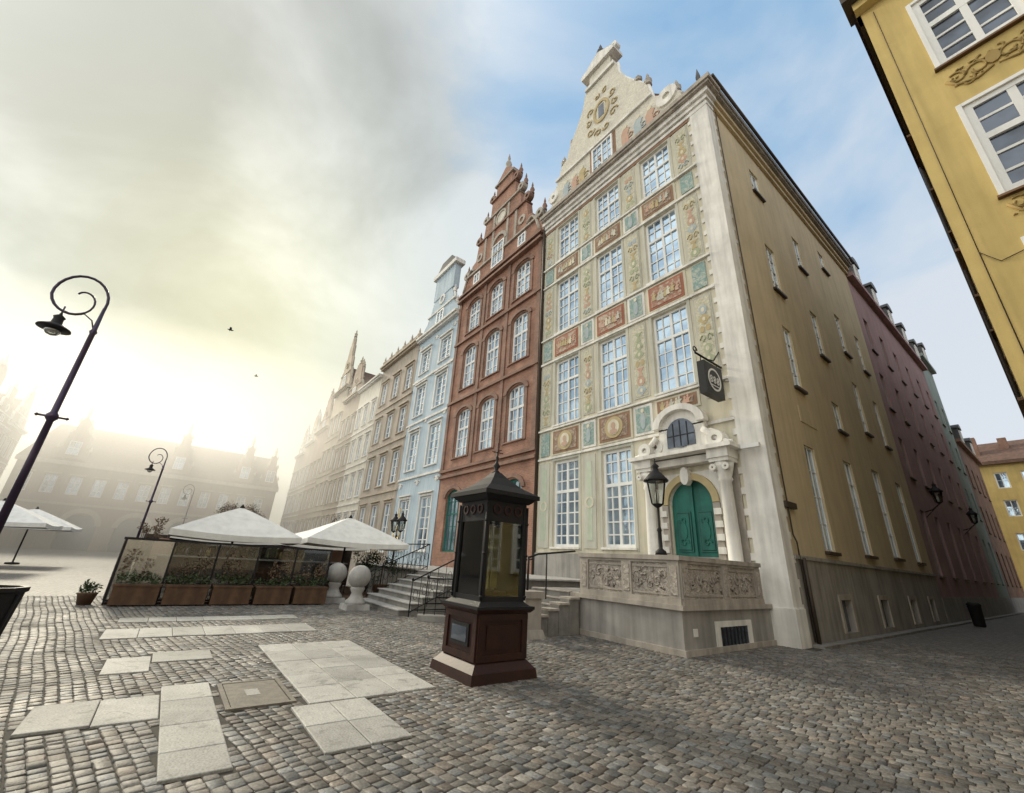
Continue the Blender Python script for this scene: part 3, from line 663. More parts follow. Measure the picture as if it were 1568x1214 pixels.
for i in range(6):
    house(nm[i],xs[i+1]+.02,xs[i]-.02,[15,14.5,13.5,14,13,14][i],wl[i],3,[(2,5),(6.5,9),(10.5,12.6)],kd[i],[4.2,4.2,5,4.5,4.5,5][i],frame=FRp(-19.5)).build()
# unseen townhouse beside the viewpoint, added to block sky light at the right
house('unseen_townhouse',-14,9,17.5,'tanwall',6,[(1.6,4.4),(6.2,9.0),(10.6,13.1),(14.2,16.2)],'ridge',frame=FXm(7.5),roofz=4).build()
g=B('city_gate',(-79,-3,0),FX(-78.5))
ops=[(-17+i*2.35,-15.8+i*2.35,6.6,8.9) for i in range(12)]
arches=[(-11.5,-8,0,4.2),(-6.2,-2.7,0,4.2),(-.9,2.6,0,4.2),(4.4,7.9,0,4.2)]
g.wall('walls:gatewall',-17.6,11.6,0,10.2,0,ops+arches,1.2)
for o in ops: g.win(*o,nx=2,nz=3,fw=.14,bar=.07); g.box('hoods:tanwall',o[0]-.2,o[1]+.2,0,.2,o[3]+.1,o[3]+.3)
for a in arches:
    g.box('gateway:glass_dark',a[0],a[1],-1.3,-1.2,a[2],a[3]); g.arch('gateway_arch:tanwall',(a[0]+a[1])/2,3.0,1.5,2.1,0,.25,0,180,14)
g.box('body:gatewall',-17.59,11.59,-12,-1.35,0,10.2); g.box('cornice:tanwall',-17.8,11.8,-.4,.45,10.2,10.7); g.box('string_course:tanwall',-17.6,11.6,0,.2,5.3,5.6)
g.add('roof:tiles',[(-17.8,.3,10.7),(11.8,.3,10.7),(11.8,-12,10.7),(-17.8,-12,10.7),(-16.5,-6,16.4),(10.8,-6,16.4)],[(0,1,5,4),(2,3,4,5),(0,4,3),(1,2,5)])
for c,w,zz in [(-13.2,1.6,17.0),(-1.9,1.6,17.4),(6.6,1.4,17.2),(10.2,1.2,16.2)]:
    hf=[(1,0),(1,.25),(.7,.3),(.62,.6),(.4,.65),(.35,.85),(0,1)]
    g.prism('gables:gatewall',[(c-x*w,10.7+z*(zz-10.7)) for x,z in hf]+[(c+x*w,10.7+z*(zz-10.7)) for x,z in reversed(hf[:-1])],-3.2,-.1)
    wfin(g,'gable_finials:tanwall',c,-.3,zz,1.4,.25)
    for x,z in hf[1:-1:2]:
        for sx in (-1,1): wfin(g,'gable_finials:tanwall',c+sx*x*w,-.3,10.7+z*(zz-10.7),.7,.18)
    g.win(c-.6,c+.6,11.6,13.4,2,2,ti=0)
g.build()

# ------------------------------------------------------------------ side street houses
def streethouse(name,y0,y1,zt,wall,nw,floors,dorm,frame,face,trim='gutter',gmat='glass_dark',dep=9):
    b=B(name,frame((y0+y1)/2,0,0),frame); W=y1-y0; ops=[]
    for z0,z1 in floors:
        for i in range(nw):
            c=y0+W*(i+.5)/nw; ops.append((c-.5,c+.5,z0,z1))
    b.wall('walls:'+wall,y0,y1,0,zt,0,ops)
    for o in ops: b.win(*o,nx=2,nz=4,fw=.09,bar=.04,sill='gutter',g=gmat,mat='white' if gmat=='glass' else 'greyplinth')
    b.box('plinth:greyplinth',y0+.01,y1-.01,-.01,.05,0,1.2)
    b.box('body:'+wall,y0+.01,y1-.01,-dep,-.3,0,zt-.01)
    b.box('cornice:'+trim,y0,y1,-.4,.35,zt,zt+.3)
    rz=zt+.3
    b.add('roof:slate',[(y0,.1,rz),(y1,.1,rz),(y1,-1.6,rz+3.4),(y0,-1.6,rz+3.4),(y1,-dep+1.6,rz+3.4),(y0,-dep+1.6,rz+3.4),(y1,-dep,rz),(y0,-dep,rz)],[(0,1,2,3),(3,2,4,5),(5,4,6,7),(0,3,5,7),(1,6,4,2)])
    for i in range(dorm):
        c=y0+W*(i+.5)/dorm
        b.box('dormers:slate',c-.65,c+.65,-2.2,.2,rz,rz+1.7); b.arch('dormer_roofs:slate',c,rz+1.7,0,.8,-2.2,.35,0,180,8,.6)
        b.win(c-.42,c+.42,rz+.25,rz+1.5,2,2,ti=.24,g='glass_dark')
    return b
streethouse('pink_house',31.02,52,20.6,'pinkwall',6,[(2.2,5.6),(7.4,9.8),(11.6,14),(15.6,18)],5,FX(SX),1,trim='pinkwall').build()
streethouse('grey_green_house',52.05,58,22.2,'greenwall',2,[(2.2,5.6),(7.4,9.8),(11.6,14),(15.6,18)],1,FX(SX),1,trim='greenwall').build()
streethouse('red_brick_townhouse',58.05,71,15,'brick_dark',4,[(2.2,5),(6.6,9),(10.8,13)],2,FX(SX),1,trim='brick_dark').build()
fy=B('far_yellow_house',(-3,78,0),FR(78))
ops=[(-9+i*2.2,-7.9+i*2.2,z,z+1.9) for i in range(6) for z in (2.4,6.2,10.0,13.3)]
fy.wall('walls:yellowfar',-12,8,0,16.2,0,ops)
for o in ops: fy.win(*o,nx=2,nz=2,fw=.12)
fy.box('body:yellowfar',-12,8,-10,-.3,0,16.2); fy.box('cornice:tiles',-12.1,8.1,-.3,.4,16.2,16.6)
fy.add('roof:tiles',[(-12.1,.3,16.6),(8.1,.3,16.6),(8.1,-10,16.6),(-12.1,-10,16.6),(-12,-5,20),(8,-5,20)],[(0,1,5,4),(2,3,4,5),(0,4,3),(1,2,5)])
fy.box('chimney:brick_dark',-6.2,-5.2,-2.5,-1.5,16.6,20.2); fy.box('chimney:brick_dark',-3.4,-2.6,-3.5,-2.7,16.6,20)
fy.build()

# ------------------------------------------------------------------ yellow building at the right
y=B('yellow_corner_building',(5,F,0),FR(F)); X0=.03
ops=[]
for i in range(4):
    a=1.02+i*2.75
    for z0,z1 in [(1.2,3.9),(5.9,8.9),(10.3,13.25),(14.95,17.75)]: ops.append((a,a+1.6,z0,z1))
y.wall('walls:yellow',X0,12,0,18.9,0,ops,.16)
for o in ops:
    y.win(*o,nx=2,nz=5,trans=3,fw=.15,bar=.07,ti=-.07,mat='white',g='glass_dark',mid=True)
    y.box('surrounds:white',o[0]-.1,o[0]-.002,-.01,.05,o[2]-.08,o[3]+.1); y.box('surrounds:white',o[1]+.002,o[1]+.1,-.01,.05,o[2]-.08,o[3]+.1)
    y.box('surrounds:white',o[0],o[1],-.01,.048,o[3]+.002,o[3]+.1); y.box('sill:copper',o[0]-.14,o[1]+.14,-.02,.13,o[2]-.14,o[2]-.082)
    c=(o[0]+o[1])/2
    if o[3]<17:
        z=o[3]+.95
        for sx in (-1,1):
            for q,(cx,cz,r0,tn) in enumerate([(.28,.0,.22,13),(.66,.05,.19,12),(.5,-.24,.13,10),(.15,.27,.13,10)]):
                y.tube('stucco_scrolls:stucco_gold',[(c+sx*(cx+r0*(1-j/20)*math.cos(j*.55+q)),.02,z+cz+r0*(1-j/20)*math.sin(j*.55+q)) for j in range(tn)],.03,6)
            y.tube('stucco_scrolls:stucco_gold',[(c+sx*.05,.02,z-.2),(c+sx*.35,.03,z-.32),(c+sx*.7,.03,z-.18),(c+sx*.85,.02,z+.1)],.03,6)
            for q in range(9):
                px,pz=c+sx*U(.1,.85),z+U(-.3,.3); y.tube('stucco_leaves:stucco_gold',[(px,.0,pz),(px+U(-.06,.06),.03,pz+U(-.05,.05)),(px+U(-.12,.12),.0,pz+U(-.1,.1))],[.01,.035,.006],6)
        y.ell('stucco_shell:stucco_gold',c,z+.05,.13,.2,0,.06,10)
for z in (4.7,): y.box('string_course:yellow',X0,12,0,.12,z,z+.25)
y.box('cornice:yellow',X0-.1,12,-.4,.3,18.9,19.2); y.box('cornice:gutter',X0-.3,12,-.4,.6,19.2,19.45)
y.tube('cable:gutter',[(X0+.25,.03,3),(X0+.25,.03,9.0),(X0+.5,.03,8.6),(1.0,.04,8.7)],.012,5); y.tube('cable:gutter',[(X0+.25,.03,9.0),(X0+.28,.03,18.6)],.01,5)
y.f=ID
y.box('body:yellow',X0+.3,12,F+.3,60,0,18.9)
y.add('roof:tiles',[(X0-.2,F-.3,19.45),(12,F-.3,19.45),(12,60,19.45),(X0-.2,60,19.45),(6,F+6,24),(6,54,24)],[(0,1,4),(1,2,5,4),(2,3,5),(3,0,4,5)])
y.f=FXm(X0)
so=[(15+i*3.1,16+i*3.1,z,z+2.4) for i in range(14) for z in (1.6,5.9,10.3,14.8)]
y.wall('side_walls:yellow',F,60,0,18.9,0,so)
for o in so: y.win(*o,nx=2,nz=4,sill='copper',g='glass_dark'); 
y.box('side_cornice:gutter',F,60,-.2,.12,18.9,19.45)
for q in (22,33,44,55): y.tube('downpipes:gutter',[(q,.1,0),(q,.1,19)],.07)
y.build()

# ------------------------------------------------------------------ weather kiosk
k=B('weather_kiosk',(-6.2,4.35,0)); cx,cy=-6.2,4.35
k.frus('plinth:mahogany',cx,cy,.60,.58,0,.13); k.frus('plinth_slope:mahogany',cx,cy,.57,.47,.13,.24)
k.box('base_box:mahogany',cx-.46,cx+.46,cy-.46,cy+.46,.24,.88)
for sx,sy in ((1,0),(-1,0),(0,1),(0,-1)):
    def fb(m,a0,a1,t0,t1,z0,z1):
        if sx: xs=sorted((cx+sx*(.46+t0),cx+sx*(.46+t1))); k.box(m,xs[0],xs[1],cy+a0,cy+a1,z0,z1)
        else: ys=sorted((cy+sy*(.46+t0),cy+sy*(.46+t1))); k.box(m,cx+a0,cx+a1,ys[0],ys[1],z0,z1)
    fb('panel_rails:mahogany',-.459,.459,-.01,.03,.25,.34); fb('panel_rails:mahogany',-.459,.459,-.01,.03,.78,.87)
    fb('panel_stiles:mahogany',-.458,-.36,-.01,.028,.34,.78); fb('panel_stiles:mahogany',.36,.458,-.01,.028,.34,.78)
    if sy==-1:
        fb('hatch_frame:darkmetal',-.26,.26,-.01,.03,.42,.72); fb('hatch_screen:glass_dark',-.21,.21,-.01,.036,.47,.67)
    else: fb('panel_field:mahogany',-.3,.3,-.01,.015,.4,.72)
k.frus('ledge:mahogany',cx,cy,.50,.55,.88,.93); k.box('ledge_top:darkmetal',cx-.55,cx+.55,cy-.55,cy+.55,.932,.97); k.frus('ledge_slope:darkmetal',cx,cy,.5,.42,.97,1.03)
for sx in (-1,1):
    for sy in (-1,1):
        px,py=cx+sx*.385,cy+sy*.385
        k.box('posts:darkmetal',px-.035,px+.035,py-.035,py+.035,1.0,2.5)
        k.tube('post_beads:darkmetal',[(cx+sx*.425,cy+sy*.425,1.05),(cx+sx*.425,cy+sy*.425,2.5)],.017,8)
        for z in (1.08,1.7,2.2): k.lathe('post_rings:darkmetal',(cx+sx*.425,cy+sy*.425,z),[(.02,0),(.032,.02),(.02,.04)],8)
for z0,z1 in ((1.03,1.1),(2.22,2.27)):
    k.box('rails:darkmetal',cx-.35,cx+.35,cy-.41,cy-.36,z0,z1); k.box('rails:darkmetal',cx-.35,cx+.35,cy+.36,cy+.41,z0,z1)
    k.box('rails:darkmetal',cx-.41,cx-.36,cy-.35,cy+.35,z0,z1); k.box('rails:darkmetal',cx+.36,cx+.41,cy-.35,cy+.35,z0,z1)
k.box('glass:clearglass',cx-.35,cx+.35,cy-.39,cy-.385,1.1,2.22); k.box('glass:clearglass',cx-.35,cx+.35,cy+.385,cy+.39,1.1,2.22)
k.box('glass:clearglass',cx-.39,cx-.385,cy-.35,cy+.35,1.1,2.22); k.box('glass:clearglass',cx+.385,cx+.39,cy-.35,cy+.35,1.1,2.22)
k.box('frieze:darkmetal',cx-.41,cx+.41,cy-.41,cy+.41,2.27,2.55)
for sx,sy in ((1,0),(-1,0),(0,1),(0,-1)):
    for q in (-.22,0,.22):
        if sx: k.f=(FX if sx>0 else FXm)(cx+sx*.41); k.arch('frieze_grille:mahogany',cy+q,2.41,.05,.08,0,.02,0,360,12)
        else: k.f=(FRp if sy>0 else FR)(cy+sy*.41); k.arch('frieze_grille:mahogany',cx+q,2.41,.05,.08,0,.02,0,360,12)
k.f=ID
k.frus('eave_lower:darkmetal',cx,cy,.44,.53,2.55,2.63); k.box('eave:darkmetal',cx-.57,cx+.57,cy-.57,cy+.57,2.632,2.70)
k.frus('roof_skirt:darkmetal',cx,cy,.56,.34,2.702,2.83); k.frus('roof:darkmetal',cx,cy,.34,.16,2.83,2.99); k.frus('roof_cap:darkmetal',cx,cy,.16,.07,2.99,3.10)
k.lathe('finial:darkmetal',(cx,cy,3.10),[(.08,0),(.05,.03),(.03,.06),(.07,.12),(.03,.18),(.018,.24),(.03,.28),(.012,.32),(.006,.56)],12)
k.tube('vane:darkmetal',[(cx-.12,cy,3.50),(cx+.12,cy,3.50)],.008,5); k.tube('vane:darkmetal',[(cx,cy-.12,3.48),(cx,cy+.12,3.48)],.008,5)
k.box('instrument_base:planterwood',cx-.22,cx+.22,cy-.22,cy+.22,1.1,1.16)
k.box('instrument_board:warmstone',cx-.1,cx-.07,cy-.17,cy+.17,1.16,1.95)
k.lathe('instrument_column:brass',(cx-.02,cy,1.16),[(.07,0),(.05,.05),(.035,.1),(.035,.8),(.06,.84),(.03,.9),(.03,1.05)],12)
k.tube('thermometers:brass',[(cx-.05,cy-.12,1.2),(cx-.05,cy-.12,1.95)],.018); k.tube('thermometers:signwhite',[(cx-.05,cy+.12,1.2),(cx-.05,cy+.12,1.95)],.018)
k.box('scale_plate:brass',cx+.1,cx+.12,cy-.04,cy+.08,1.2,2.15); k.lathe('dial:brass',(cx-.02,cy,1.75),[(.14,0),(.14,.14)],16)
k.build()

# ------------------------------------------------------------------ street lamps
def lamp(x,y,zs=1):
    b=B('street_lamp',(x,y,0))
    b.lathe('base:lamp_purple',(x,y),[(.2,0),(.2,.12),(.15,.18),(.14,.6),(.17,.66),(.1,.75),(.085,1.3),(.11,1.36),(.07,1.42)],12)
    b.lathe('pole:lamp_purple',(x,y),[(.07,1.42),(.06,3.0),(.055,3.72),(.10,3.78),(.10,3.84),(.055,3.9),(.048,5.7),(.07,5.75),(.045,5.8),(.03,6.35)],12)
    b.tube('cross_bar:lamp_purple',[(x,y-.22,3.81),(x,y+.22,3.81)],.022); 
    for sy in (-1,1): b.lathe('bar_ends:lamp_purple',(x,y+sy*.22,3.78),[(.01,0),(.035,.03),(.01,.06)],8)
    cyy=y-.42; zc=6.42
    pts=[(x,y,6.2)]
    for j in range(34):
        a=math.radians(-8+j*15); rr=.43 if j<13 else .43*(1-(j-13)/26)
        pts.append((x,cyy+rr*math.cos(a)+ (0 if j<13 else .0),zc+.55*rr/.43*math.sin(a) if j<13 else zc+.5*rr/.43*math.sin(a)))
    b.tube('scroll_arm:lamp_purple',pts,[.028]*22+[.02]*13,7)
    b.tube('hanger_scroll:lamp_purple',[(x,y,5.75),(x,y-.1,6.0),(x,y-.25,6.1),(x,y-.42,6.02),(x,y-.55,6.05)],.015)
    lx,ly=x,y-.57
    b.tube('hanger:lamp_purple',[(lx,ly,6.15),(lx,ly,5.93)],.015)
    b.lathe('shade:darkmetal',(lx,ly,5.6),[(.27,0),(.26,.03),(.17,.08),(.09,.13),(.08,.24),(.10,.28),(.03,.34),(.015,.4)],20)
    b.lathe('globe:frost',(lx,ly,5.45),[(.01,0),(.09,.03),(.13,.09),(.13,.16)],16)
    b.build()
lamp(-12,-2.52); lamp(-33.4,-1.5); lamp(-52,.6)
for yy in (33.5,45):
    w=B('wall_lantern',(SX,yy,6)); w.tube('arm:darkmetal',[(SX,yy,5.6),(SX+.35,yy,5.7),(SX+.7,yy,6.0)],.03); w.tube('arm:darkmetal',[(SX,yy,5.3),(SX+.5,yy,5.8)],.02)
    lantern_head(w,SX+.7,yy,6.0,1.2); w.build()
w=B('gilded_lantern',(-21,8.9,0)); w.lathe('post:darkmetal',(-21,8.9,0),[(.09,0),(.06,.3),(.04,2.4),(.06,2.5),(.03,2.6)],10)
for sx in (-1,1):
    w.tube('arms:gold',[(-21,8.9,2.5),(-21+sx*.3,8.9,2.4),(-21+sx*.42,8.9,2.7)],.03); lantern_head(w,-21+sx*.42,8.9,2.7,1.0)
w.tube('spire:gold',[(-21,8.9,2.6),(-21,8.9,3.9)],.03); w.build()

# ------------------------------------------------------------------ perron stairs of the brick house + stone balls
p=B('perron_stairs',(-14.2,7.5,0))
for i in range(7):
    p.box('step_%d:stairstone'%(i+1),-16.1,-12.6,5.75+i*.36,8.4,i*.165+(.002 if i else 0),(i+1)*.165-.03)
    p.box('treads:concrete',-16.14,-12.56,5.7+i*.36,8.4 if i==6 else 6.12+i*.36,(i+1)*.165-.028,(i+1)*.165)
p.box('landing:stairstone',-24.8,-11.2,8.4,F-.02,0,1.12); p.box('landing_top:concrete',-24.9,-11.1,8.32,F-.02,1.122,1.17)
p.build()
def rail(name,pts,n,h=.95,base=True):
    b=B(name,pts[0]); 
    for (x0,y0,z0),(x1,y1,z1) in zip(pts[:-1],pts[1:]):
        b.tube('top_rail:darkmetal',[(x0,y0,z0+h),(x1,y1,z1+h)],.022); b.tube('bottom_rail:darkmetal',[(x0,y0,z0+.12),(x1,y1,z1+.12)],.014)
        for i in range(n+1):
            q=i/n; x,y_,z=x0+(x1-x0)*q,y0+(y1-y0)*q,z0+(z1-z0)*q
            b.tube('bars:darkmetal',[(x,y_,z),(x,y_,z+h)],.018 if i%n==0 else .010,5)
            if i<n:
                xm,ym,zm=x+(x1-x0)/n/2,y_+(y1-y0)/n/2,z+(z1-z0)/n/2+h*.55
                dx,dy=(x1-x0),(y1-y0); L=math.hypot(dx,dy) or 1; dx/=L;dy/=L
                b.tube('scrolls:darkmetal',[(xm+dx*.07*math.cos(a*.7),ym+dy*.07*math.cos(a*.7),zm+.14*math.sin(a*.7)) for a in range(10)],.008,4)
    for q in (pts[0],pts[-1]): b.lathe('knob:darkmetal',(q[0],q[1],q[2]+h),[(.02,0),(.045,.04),(.01,.09)],8)
    b.build()
rail('iron_railing',[(-12.35,5.95,.0),(-12.35,8.4,1.17),(-11.2,8.4,1.17)],9)
rail('iron_railing',[(-11.7,6.1,.12),(-10.9,7.3,.12)],5)
rail('iron_railing',[(-16.3,5.95,.0),(-16.3,8.4,1.17),(-24.6,8.4,1.17)],14)
s=B('railing_plinth',(-11.3,6.7,0)); s.add('stone:stairstone',[(-11.95,6.05,0),(-11.6,5.85,0),(-10.6,7.3,0),(-10.95,7.5,0),(-11.95,6.05,.14),(-11.6,5.85,.14),(-10.6,7.3,.14),(-10.95,7.5,.14)],[(0,3,2,1),(4,5,6,7),(0,1,5,4),(1,2,6,5),(2,3,7,6),(3,0,4,7)]); s.build()
for (x,yy) in ((-14.3,5.05),(-16.35,4.95)):
    s=B('stone_ball',(x,yy,0)); s.frus('plinth:concrete',x,yy,.36,.34,0,.16)
    s.lathe('foot:concrete',(x,yy,0),[(.32,.16),(.3,.24),(.2,.34),(.16,.46),(.22,.58),(.2,.64)],16)
    s.lathe('ball:concrete',(x,yy,.93),[(.34*math.sin(math.pi*i/14)+.001,-.34*math.cos(math.pi*i/14)) for i in range(15)],24); s.build()

# ------------------------------------------------------------------ cafe terrace
c=B('cafe_glass_enclosure',(-16,1.8,0))
def gp_x(x,y0,y1,last=False,gm='clearglass'):
    c.box('panel_frames:darkmetal',x-.025,x+.025,y0,y0+.05,0,1.68); c.box('panel_frames:darkmetal',x-.022,x+.022,y0+.05,y1,1.62,1.68); c.box('panel_frames:darkmetal',x-.022,x+.022,y0+.05,y1,.08,.13)
    c.box('panel_glass:'+gm,x-.006,x+.006,y0+.05,y1,.13,1.62)
    if last: c.box('panel_frames:darkmetal',x-.025,x+.025,y1,y1+.05,0,1.68)
yy=-.95
for i in range(5): gp_x(-16.0,yy+i*1.09,yy+(i+1)*1.09,i==4,'frost' if i==0 else 'clearglass')
def gp_y(y,x0,x1):
    c.box('panel_frames:darkmetal',x0,x0+.05,y-.025,y+.025,0,1.68); c.box('panel_frames:darkmetal',x0+.05,x1,y-.022,y+.022,1.62,1.68); c.box('panel_glass:frost',x0+.05,x1,y-.006,y+.006,.1,1.62)
for i in range(7): gp_y(-.97,-24+i*1.13,-24+(i+1)*1.13)
c.box('deck:planterwood',-24,-16.05,-.9,7.5,.004,.06)
c.box('added_dark_screen:screenwood',-24.6,-24.5,-.9,8.0,0,1.9); c.box('bar_counter:screenwood',-21.6,-20.9,-.2,6.6,.06,1.12); c.box('bar_top:greyplinth',-21.7,-20.8,-.3,6.7,1.12,1.17)  # dark rear screen is added so the shaded interior behind the glass stays dark
for i in range(7): c.box('menu_boards:'+('signblack' if i%2 else 'fpink'),-24.48,-24.44,-.5+i*1.2,.3+i*1.2,.9,1.75)
for i in range(16):
    q=U(0,6.3); c.lathe('bottles:'+random.choice(['foliage','brass','glass_dark']),(-21.2+U(-.2,.2),q,1.17),[(.04,0),(.04,.2),(.015,.25),(.015,.32)],8)
c.build()
def leaves(b,key,cx,cy,cz,rx,ry,rz,n,s):
    vs=[];fs=[]
    for i in range(n):
        while True:
            p=Vector((U(-1,1),U(-1,1),U(-1,1)))
            if p.length<1: break
        p=Vector((cx+p.x*rx,cy+p.y*ry,cz+p.z*rz)); a=Vector((U(-1,1),U(-1,1),U(-.6,1))).normalized(); q=a.cross(Vector((U(-1,1),U(-1,1),U(-1,1)))).normalized(); l=s*U(.6,1.4)
        n0=len(vs); vs+= [tuple(p),tuple(p+a*l*.5+q*l*.25),tuple(p+a*l),tuple(p+a*l*.5-q*l*.25)]; fs.append((n0,n0+1,n0+2,n0+3))
    b.add(key,vs,fs,False,True)
for i in range(5):
    y0=-.85+i*1.09
    b=B('planter_box',(-15.7,y0+.5,0)); b.box('box:planterwood',-15.93,-15.55,y0+.03,y0+1.0,.04,.48); b.box('rim:planterwood',-15.95,-15.53,y0+.01,y0+1.02,.48,.53)
    for j in range(2): b.box('feet:darkmetal',-15.85,-15.65,y0+.1+j*.7,y0+.2+j*.7,0,.04)
    b.box('soil:bark',-15.9,-15.58,y0+.06,y0+.97,.5,.535)
    for j in range(5): leaves(b,'leaves:foliage',-15.74+U(-.08,.08),y0+.12+j*.18+U(-.05,.05),.62+U(-.05,.1),.13,.14,.14,50,.08)
    for j in range(5): leaves(b,'dry_leaves:dry',-15.74,y0+U(.1,.9),.85+U(0,.35),.1,.12,.28,35,.07)
    b.build()
for i,(x,yv,hh) in enumerate([(-23.6,.6,1.5),(-23.6,2.8,1.7),(-23.6,5.0,1.6),(-17.9,7.2,1.3),(-20.4,7.4,1.4)]):
    b=B('potted_evergreen',(x,yv,0)); b.lathe('pot:planterwood',(x,yv,.06),[(.2,0),(.28,.4),(.3,.44)],12); b.tube('stem:bark',[(x,yv,.4),(x,yv,hh)],.03)
    for j in range(9): leaves(b,'leaves:foliage',x+U(-.3,.3),yv+U(-.45,.45),.6+(hh-.4)*R(),.28,.3,.28,60,.1)
    b.build()
b=B('shrub_pot',(-16.2,-1.25,0)); b.lathe('pot:planterwood',(-16.1,-1.3),[(.14,0),(.2,.25),(.22,.28)],12)
for j in range(4): leaves(b,'leaves:foliage',-16.1+U(-.12,.12),-1.3+U(-.12,.12),.38+U(-.06,.12),.15,.15,.14,50,.08)
b.build()
def parasol(x,y,half,zr,zt):
    b=B('cafe_parasol',(x,y,0))
    n=10; 
    vs=[];fs=[]
    for i in range(n+1):
        q=i/n; z=zt-(zt-zr)*(q**1.08); hh=half*q+.02
        ring=[]
        for sd in range(4):
            c0=[(1,-1),(1,1),(-1,1),(-1,-1)][sd]; c1=[(1,-1),(1,1),(-1,1),(-1,-1)][(sd+1)%4]
            for m in range(6):
                f=m/6; px=c0[0]*(1-f)+c1[0]*f; py=c0[1]*(1-f)+c1[1]*f
                sag=-.08*math.sin(math.pi*f)*q
                ring.append((x+px*hh,y+py*hh,z+sag))
        vs+=ring
    R_=24
    for i in range(n):
        for j in range(R_): fs.append((i*R_+j,i*R_+(j+1)%R_,(i+1)*R_+(j+1)%R_,(i+1)*R_+j))
    b.add('canopy:canvas',vs,fs)
    last=vs[-R_:]; v2=last+[(px,py,pz-.18) for px,py,pz in last]
    b.add('valance:canvas',v2,[(j,(j+1)%R_,R_+(j+1)%R_,R_+j) for j in range(R_)])
    b.lathe('pole:darkmetal',(x,y),[(.3,0),(.3,.08),(.04,.1),(.035,zt-.02),(.08,zt),(.02,zt+.12)],12)
    for sx in (-1,1):
        for sy in (-1,1): b.tube('ribs:planterwood',[(x,y,zt-.03),(x+sx*half*.98,y+sy*half*.98,zr-.02)],.018,5); b.tube('struts:planterwood',[(x,y,zr+.05),(x+sx*half*.5,y+sy*half*.5,zr+(zt-zr)*.5-.05)],.014,5)
    b.build()
parasol(-18.2,1.75,1.8,2.0,2.9); parasol(-18.6,5.75,1.9,2.05,2.98); parasol(-30.5,-6.6,2.0,2.1,3.0); parasol(-37,-6.6,2.0,2.1,3.0); parasol(-36,-11.2,2.0,2.1,3.0); parasol(-22.8,1.9,1.9,1.95,2.7); parasol(-23.2,5.8,1.9,1.95,2.7)
def table(x,y):
    b=B('cafe_table',(x,y,0)); b.lathe('top:planterwood',(x,y),[(.38,.72),(.38,.75)],16); b.lathe('leg:darkmetal',(x,y),[(.22,0),(.2,.03),(.03,.06),(.03,.72)],10); b.build()
def chair(x,y,a):
    b=B('cafe_chair',(x,y,0)); ca,sa=math.cos(a),math.sin(a); b.f=lambda u,v,z:(x+u*ca-v*sa,y+u*sa+v*ca,z)
    b.box('seat:planterwood',-.21,.21,-.21,.21,.42,.46); b.box('backrest:planterwood',-.21,.21,.18,.215,.55,.88)
    for u in (-.19,.19):
        b.tube('legs:darkmetal',[(u,-.19,0),(u,-.19,.43)],.014,5); b.tube('legs:darkmetal',[(u,.2,0),(u,.2,.9)],.014,5)
    b.build()
for (x,yv) in [(-17.2,.2),(-17.3,2.2),(-17.2,3.9),(-19.3,.4),(-19.4,3.2),(-19.4,5.4),(-22.8,1),(-22.8,3.4)]:
    table(x,yv); chair(x,yv+.62,0); chair(x,yv-.62,math.pi); chair(x-.65,yv,math.pi/2); chair(x+.65,yv,-math.pi/2)
def tree(name,x,y,hh,leaf,sp):
    b=B(name,(x,y,0)); 
    def br(p,d,L,r,lv):
        q=p+d*L; b.tube('branches:bark',[tuple(p),tuple((p+q)/2+Vector((U(-.04,.04),U(-.04,.04),0))),tuple(q)],[r,r*.8,r*.6],5)
        if lv==0:
            leaves(b,'twigs:'+leaf,q.x,q.y,q.z,.3,.3,.3,26,.09); return
        for i in range(3 if lv>1 else 4):
            nd=(d+Vector((U(-sp,sp),U(-sp,sp),U(-.15,.5)))).normalized(); br(q,nd,L*U(.65,.85),r*.6,lv-1)
    br(Vector((x,y,0)),Vector((0,0,1)),hh*.32,.09,4); b.build()
tree('bare_tree',-38,3.4,4.6,'dry',.7); tree('bare_tree',-34,9.5,3.8,'dry',.8)
b=B('dry_hydrangea',(-18.6,-.6,0)); b.lathe('pot:planterwood',(-18.6,-.6),[(.2,0),(.28,.4),(.3,.44)],12)
for j in range(12):
    ex,ey,ez=-18.6+U(-.3,.3),-.6+U(-.3,.3),1.8+U(-.3,.5); b.tube('stems:bark',[(-18.6,-.6,.4),((ex-18.6)/2,(ey-.6)/2,1.1),(ex,ey,ez)],.012,4); leaves(b,'flower_heads:dry',ex,ey,ez,.13,.13,.12,40,.07)
b.build()
b=B('litter_bin',(-8.75,-1.62,0)); x,yv=-8.75,-1.62
b.lathe('body:darkmetal',(x,yv),[(.16,0),(.2,.05),(.22,.1),(.30,.88),(.33,.9),(.33,.95),(.27,.95),(.26,.7)],8,smooth=False); 
for j in range(8):
    a=2*math.pi*(j+.5)/8; b.tube('slats:darkmetal',[(x+.21*math.cos(a),yv+.21*math.sin(a),.12),(x+.285*math.cos(a),yv+.285*math.sin(a),.86)],.02,5)
b.build()
b=B('litter_bin',(-4.1,32,0)); b.lathe('body:darkmetal',(-4.1,32),[(.2,0),(.22,.05),(.25,.9),(.28,.95),(.2,1.05)],12); b.build()
b=B('parked_car',(-2.4,58,0),lambda u,v,z:(-2.4+v,58+u,z))
b.prism('body:carpaint',[(-2.1,.35),(2.1,.35),(2.15,.75),(1.95,.92),(1.1,.98),(.5,1.42),(-1.1,1.45),(-1.75,1.0),(-2.1,.9)],-.85,.85)
b.prism('side_glass:glass_dark',[(.95,.99),(.45,1.36),(-1.0,1.38),(-1.5,1.02)],-.858,.858); b.prism('rear_glass:glass_dark',[(-1.73,1.02),(-1.16,1.40),(-1.2,1.40),(-1.78,1.02)],-.7,.7)
